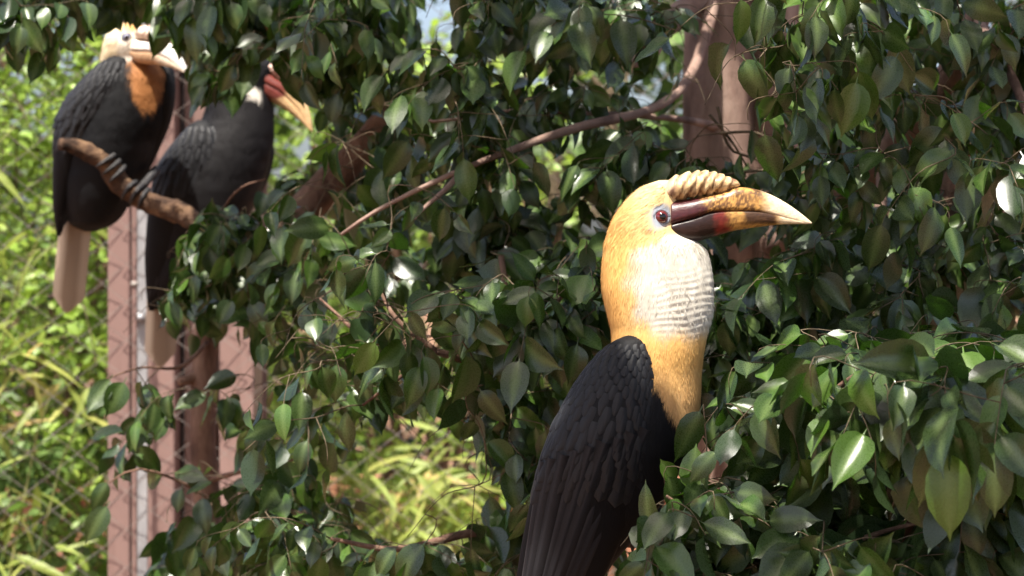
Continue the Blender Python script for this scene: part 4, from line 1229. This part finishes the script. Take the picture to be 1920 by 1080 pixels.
# pouch folds on the throat
co = np.zeros(len(me.vertices) * 3, np.float32); me.vertices.foreach_get('co', co); co = co.reshape(-1, 3)
no = np.zeros(len(me.vertices) * 3, np.float32); me.vertices.foreach_get('normal', no); no = no.reshape(-1, 3)
msk = np.clip((px[:, 0] - 1205) / 40, 0, 1) * np.clip((px[:, 1] - 490) / 40, 0, 1) * np.clip((650 - px[:, 1]) / 40, 0, 1)
wv = np.array([math.sin((y + .12 * (x - 1270) + 9 * noise.noise(Vector((x * .02, y * .02, 0)))) * 2 * math.pi / 12.5) * (.5 + .5 * noise.noise(Vector((x * .05, y * .02, 7)))) for x, y, _ in px])
vv = np.array([math.sin((x + 7 * noise.noise(Vector((x * .02, y * .03, 3)))) * 2 * math.pi / 17) for x, y, _ in px])
co += no * (msk * (wv * .0011 + vv * .0004))[:, None]
me.vertices.foreach_set('co', co.ravel()); me.update()
set_color(me, big_col(px[:, 0], px[:, 1]))
link('body', me, big, M_BODY)
def flow_big(x, y):
    f = np.zeros((len(x), 3)); f[:, 2] = -1
    hd = np.clip((470 - y) / 60, 0, 1)
    f[:, 0] = -hd * 1.2; f[:, 2] = -1 + .35 * hd
    return f
barbs('plumage', me, big_col, kB, YB, 80000, .010, .0007, big, flow_big, .26,
      keep=lambda x, y: (np.sqrt((x - 1238) ** 2 + (y - 409) ** 2) > 21) & (y < 850) & (y > 343) & ~((x > 1200) & (y > 470) & (y < 640) & (np.random.default_rng(3).random(len(x)) < .80)) & ~((x > 1250) & (y < 452)), seed=5)
fm = lambda v: Vector(((v[0] - 960) * kB, YB + v[1] * kB, CAMZ - (v[2] - 540) * kB))
make_bill(big, fm, bill_col_up, bill_col_lo)
for sgn in (False, True):
    c = body.surf(1238, 408, sgn); n = Vector((.25, 1 if sgn else -1, .08))
    eye(big, c - n.normalized() * .0035, n, .0092, EYE_R.m)
wl = Loft([(626, 1178, 1200, .004, -.040), (634, 1156, 1210, .014, -.040), (650, 1132, 1220, .022, -.040), (675, 1106, 1229, .030, -.040), (710, 1079, 1235, .036, -.040), (760, 1050, 1236, .041, -.040), (810, 1027, 1233, .043, -.040),
           (860, 1010, 1225, .042, -.038), (910, 999, 1208, .039, -.034), (960, 989, 1188, .034, -.028), (1010, 979, 1164, .029, -.022), (1080, 968, 1132, .022, -.014), (1160, 955, 1090, .015, -.006), (1240, 944, 1040, .009, 0), (1290, 950, 1000, .004, 0)], YB)
wing(big, wl, 640, 880, 11.5, 17, 62, (-.93, -.8, -.62, -.42, -.2, .02, .25, .48, .7, .88), 860, 790, .30)
wr2 = Loft([(640, 1200, 1300, .004, .045), (660, 1150, 1316, .016, .045), (700, 1120, 1320, .03, .045), (760, 1085, 1321, .038, .043), (800, 1070, 1315, .04, .04), (860, 1050, 1290, .04, .04), (920, 1030, 1255, .036, .035), (1000, 1000, 1190, .03, .03), (1100, 970, 1120, .02, .03), (1240, 960, 1030, .006, .03)], YB)
wing(big, wr2, 0, 1, 1, 1, 1, (), 0, 0, 0, detail=False)
tl = empty('tail', (0, 0, 0)); tl.parent = big; tl.location = -big.location
for i in range(7):
    b = P(1035 + 4 * i, 1120, YB + .02)
    put_feather('tail_feather', tai_me, b + Vector((0, .0015 * i, 0)), Vector((-.28 + .045 * i, 0, -1)), Vector((0, -1, 0)), .27, tl)
for px_, sy in ((1185, -.02), (1235, .03)):
    c = Vector(P(px_, 1008, 3.17)); 
    foot(big, c + Vector((0, 0, 0)), (1, 0, .0), 0, .0155)

# ================= the bird on the bare perch
YA = 5.02; kA = K * YA
ba = tag(empty('hornbill', P(225, 350, YA)), 'black hornbill with cream head and rusty orange chest perched on the bare crooked bough', 'bird', 'hornbills')
la = Loft([(44, 240, 256, .005, -.02), (52, 222, 270, .020, -.02), (64, 207, 280, .034, -.02), (80, 199, 286, .042, -.02), (98, 194, 290, .046, -.015), (114, 190, 298, .052, -.005), (124, 188, 308, .062, 0), (140, 174, 322, .072, .0), (165, 158, 326, .080, .0),
           (195, 142, 324, .085, 0), (228, 128, 316, .088, 0), (262, 120, 300, .088, 0), (295, 116, 287, .085, 0), (325, 115, 272, .08, 0), (355, 116, 256, .074, 0), (385, 120, 240, .064, 0), (408, 126, 226, .052, 0), (424, 136, 206, .038, 0), (434, 160, 180, .008, 0)], YA)
CRM = np.array((.80, .62, .33)); BIB = np.array((.36, .155, .055))
def a_col(x, y):
    x = np.asarray(x, float); y = np.asarray(y, float)
    def ss(a, b, v):
        t = np.clip((v - a) / (b - a), 0, 1); return t * t * (3 - 2 * t)
    wob = 2.5 * np.sin(y * .3) + 2.5 * np.sin(x * .4)
    c = np.tile(BLACK, (len(x), 1)).astype(float)
    hd = ss(132, 122, y - np.interp(x, [180, 215, 250, 300], [2, -6, -10, -4]) + wob * .5)
    hc = mix3(np.array((.83, .72, .50)), np.array((.74, .46, .17)), ss(225, 262, x + wob) * ss(74, 56, y))
    hc = mix3(hc, np.array((.80, .74, .66)), ss(228, 244, x) * ss(62, 74, y))
    c = mix3(c, hc, hd)
    bi = ss(22, 14, np.abs(x - np.interp(y, [115, 160, 216], [282, 283, 286])) * np.interp(y, [110, 130, 165, 195, 222], [.62, .62, .66, .9, 2.2]) + wob * .6) * ss(112, 120, y) * ss(222, 200, y + wob)
    c = mix3(c, BIB, bi)
    return c
me, px = la.build('body', 3, 72, .012)
set_color(me, a_col(px[:, 0], px[:, 1]))
link('body', me, ba, M_BODY)
def flow_a(x, y):
    f = np.zeros((len(x), 3)); f[:, 2] = -1
    hd = np.clip((130 - y) / 30, 0, 1); f[:, 0] = -hd * 1.3; f[:, 2] = -1 + .4 * hd
    return f
barbs('plumage', me, a_col, kA, YA, 34000, .015, .0011, ba, flow_a, .20, keep=lambda x, y: (np.sqrt((x - 247) ** 2 + (y - 76) ** 2) > 10) & (y < 260), seed=8)
wla = Loft([(108, 222, 240, .004, -.05), (116, 203, 248, .014, -.05), (132, 184, 256, .022, -.05), (155, 160, 259, .032, -.048), (190, 130, 244, .038, -.046), (225, 114, 222, .042, -.042), (260, 108, 192, .042, -.036), (300, 105, 166, .038, -.03), (345, 103, 150, .03, -.025), (390, 103, 134, .02, -.02), (430, 106, 120, .01, -.01), (446, 108, 114, .004, -.01)], YA)
wing(ba, wla, 116, 250, 8.5, 14, 46, (-.8, -.45, -.1, .25, .6, .88), 215, 190, .27)
wra = Loft([(118, 300, 318, .004, -.02), (128, 300, 326, .012, -.02), (150, 305, 331, .02, -.02), (190, 304, 330, .024, -.02), (230, 292, 321, .024, -.01), (270, 270, 303, .022, -.0), (310, 245, 283, .018, .01), (350, 222, 262, .014, .02), (390, 200, 238, .008, .03)], YA)
wing(ba, wra, 0, 1, 1, 1, 1, (), 0, 0, 0, detail=False)
# bill turned to the right and towards the viewer
def turned(base, fwd, up, s, ref=(1256, 405)):
    base = Vector(base); f = Vector(fwd).normalized(); u = Vector(up); u = (u - f * u.dot(f)).normalized(); l = f.cross(u)
    return lambda v: base + f * (v[0] - ref[0]) * s + l * (-v[1]) * s + u * (ref[1] - v[2]) * s
pale = lambda x, y, z: mix3(np.array((.80, .73, .62)), np.array((.85, .82, .76)), sstep(1280, 1330, x + 10 * noise.noise(Vector((x * .05, y * .05, z * .05)))))
tan = lambda x, y, z: mix3(np.array((.52, .33, .19)), np.array((.80, .70, .54)), sstep(1340, 1420, x + 14 * noise.noise(Vector((x * .05, y * .05, z * .05)))))
make_bill(ba, turned(P(262, 87, YA - .052), (.72, -.60, -.36), (.14, -.18, 1), .00060), pale, tan, True, (.78, .62, .50))
c = la.surf(246, 76); eye(ba, c + Vector((0, .003, 0)), (.15, -1, .0), .0088, EYE_G.m)
c = la.surf(286, 76, True); eye(ba, c + Vector((0, -.003, 0)), (.5, .8, .0), .0088, EYE_G.m)
tl = empty('tail', (0, 0, 0)); tl.parent = ba; tl.location = -ba.location
for i in range(6):
    b = P(137 + 3.6 * i, 370, YA + .005 + .002 * i); t = P(116 + 3.7 * i, 588 - 1.2 * (i - 2.5) ** 2, YA + .03)
    put_feather('tail_feather', tai_me, b, t - b, Vector((.1, -1, 0)), (t - b).length, tl)
foot(ba, P(205, 316, 4.952), P(225, 342, 4.96) - P(195, 305, 4.95), 0, .0225)
foot(ba, P(256, 368, 4.96), P(290, 385, 4.955) - P(240, 355, 4.96), 0, .0205)

# ================= the bird behind the bough
YC = 5.22; kC = K * YC
bb = tag(empty('hornbill', P(440, 440, YC)), 'black hornbill with white cheek patch and maroon bill, perched behind the bough', 'bird', 'hornbills')
lb = Loft([(108, 478, 494, .004, 0), (116, 458, 508, .022, 0), (130, 438, 514, .034, 0), (150, 420, 510, .042, 0), (172, 402, 508, .046, 0), (195, 388, 512, .05, 0), (225, 378, 514, .058, 0), (255, 356, 514, .068, 0), (290, 332, 509, .078, 0), (330, 312, 499, .084, 0), (370, 302, 485, .084, 0), (410, 296, 464, .078, 0),
           (450, 292, 436, .066, 0), (490, 290, 400, .05, 0), (530, 288, 355, .034, 0), (560, 292, 325, .016, 0), (570, 300, 312, .004, 0)], YC)
def b_col(x, y):
    x = np.asarray(x, float); y = np.asarray(y, float)
    def ss(a, b, v):
        t = np.clip((v - a) / (b - a), 0, 1); return t * t * (3 - 2 * t)
    c = np.tile(BLACK * np.array((1.25, 1.1, 1.05)), (len(x), 1))
    # white streak below the cheek, slanting down to the bill
    t = (x - 452) / 42.0
    wc = ss(15, 9, np.abs(y - (158 + 26 * t)) + 1.5 * np.sin(x)) * ss(450, 456, x) * ss(496, 488, x)
    c = mix3(c, np.array((.80, .76, .68)), wc)
    return c
me, px = lb.build('body', 3, 72, .012)
set_color(me, b_col(px[:, 0], px[:, 1]))
link('body', me, bb, M_BODY)
fl_down = lambda x, y: np.tile(np.array((-.15, 0, -1.0)), (len(x), 1))
barbs('plumage', me, b_col, kC, YC, 26000, .015, .0011, bb, fl_down, .15, keep=lambda x, y: (y < 330), seed=9)
wlb = Loft([(228, 376, 392, .004, -.045), (236, 362, 404, .014, -.045), (255, 344, 424, .026, -.045), (285, 318, 440, .036, -.043), (320, 298, 442, .042, -.04), (360, 288, 432, .043, -.036), (400, 281, 412, .04, -.03), (440, 277, 386, .034, -.025), (480, 274, 354, .026, -.02), (520, 274, 322, .018, -.012), (560, 276, 300, .01, -.005), (585, 279, 288, .004, 0)], YC)
wing(bb, wlb, 238, 360, 8.5, 14, 46, (-.8, -.5, -.15, .2, .55, .85), 330, 300, .28)
wrb = Loft([(240, 440, 460, .004, .05), (260, 420, 500, .02, .05), (310, 390, 506, .035, .05), (370, 350, 480, .035, .05), (430, 310, 430, .03, .04), (500, 290, 370, .02, .03), (580, 282, 300, .005, .02)], YC)
wing(bb, wrb, 0, 1, 1, 1, 1, (), 0, 0, 0, detail=False)
mar = lambda x, y, z: mix3(np.array((.14, .030, .022)), np.array((.62, .42, .22)), sstep(1345, 1400, x + 16 * noise.noise(Vector((x * .05, y * .05, z * .05))) + (385 - y) * .9))
lmar = lambda x, y, z: mix3(np.array((.15, .035, .028)), np.array((.62, .42, .22)), sstep(1330, 1362, x + 16 * noise.noise(Vector((x * .05, y * .05, z * .05))) + (y - 430) * .8))
make_bill(bb, turned(P(494, 146, YC - .004), (.70, -.10, -.70), (.70, 0, .70), .00060), mar, lmar, True, (.72, .50, .42))
c = lb.surf(476, 134); eye(bb, c + Vector((0, .003, 0)), (.2, -1, .0), .0088, EYE_R.m)
c = lb.surf(476, 134, True); eye(bb, c + Vector((0, -.003, 0)), (.2, 1, .0), .0088, EYE_R.m)
tl = empty('tail', (0, 0, 0)); tl.parent = bb; tl.location = -bb.location
for i in range(6):
    b = P(297 + 3.2 * i, 490, YC + .012 + .002 * i); t = P(289 + 4.2 * i, 690 - 1.4 * (i - 2.5) ** 2, YC + .04)
    put_feather('tail_feather', tai_me, b, t - b, Vector((.1, -1, 0)), (t - b).length, tl)
foot(bb, P(447, 449, 5.17), P(450, 448, 5.2) - P(440, 452, 5.05), 0, .0205)
foot(bb, P(425, 446, 5.25), P(360, 440, 5.3) - P(450, 448, 5.2), 0, .018)

finish_plants()
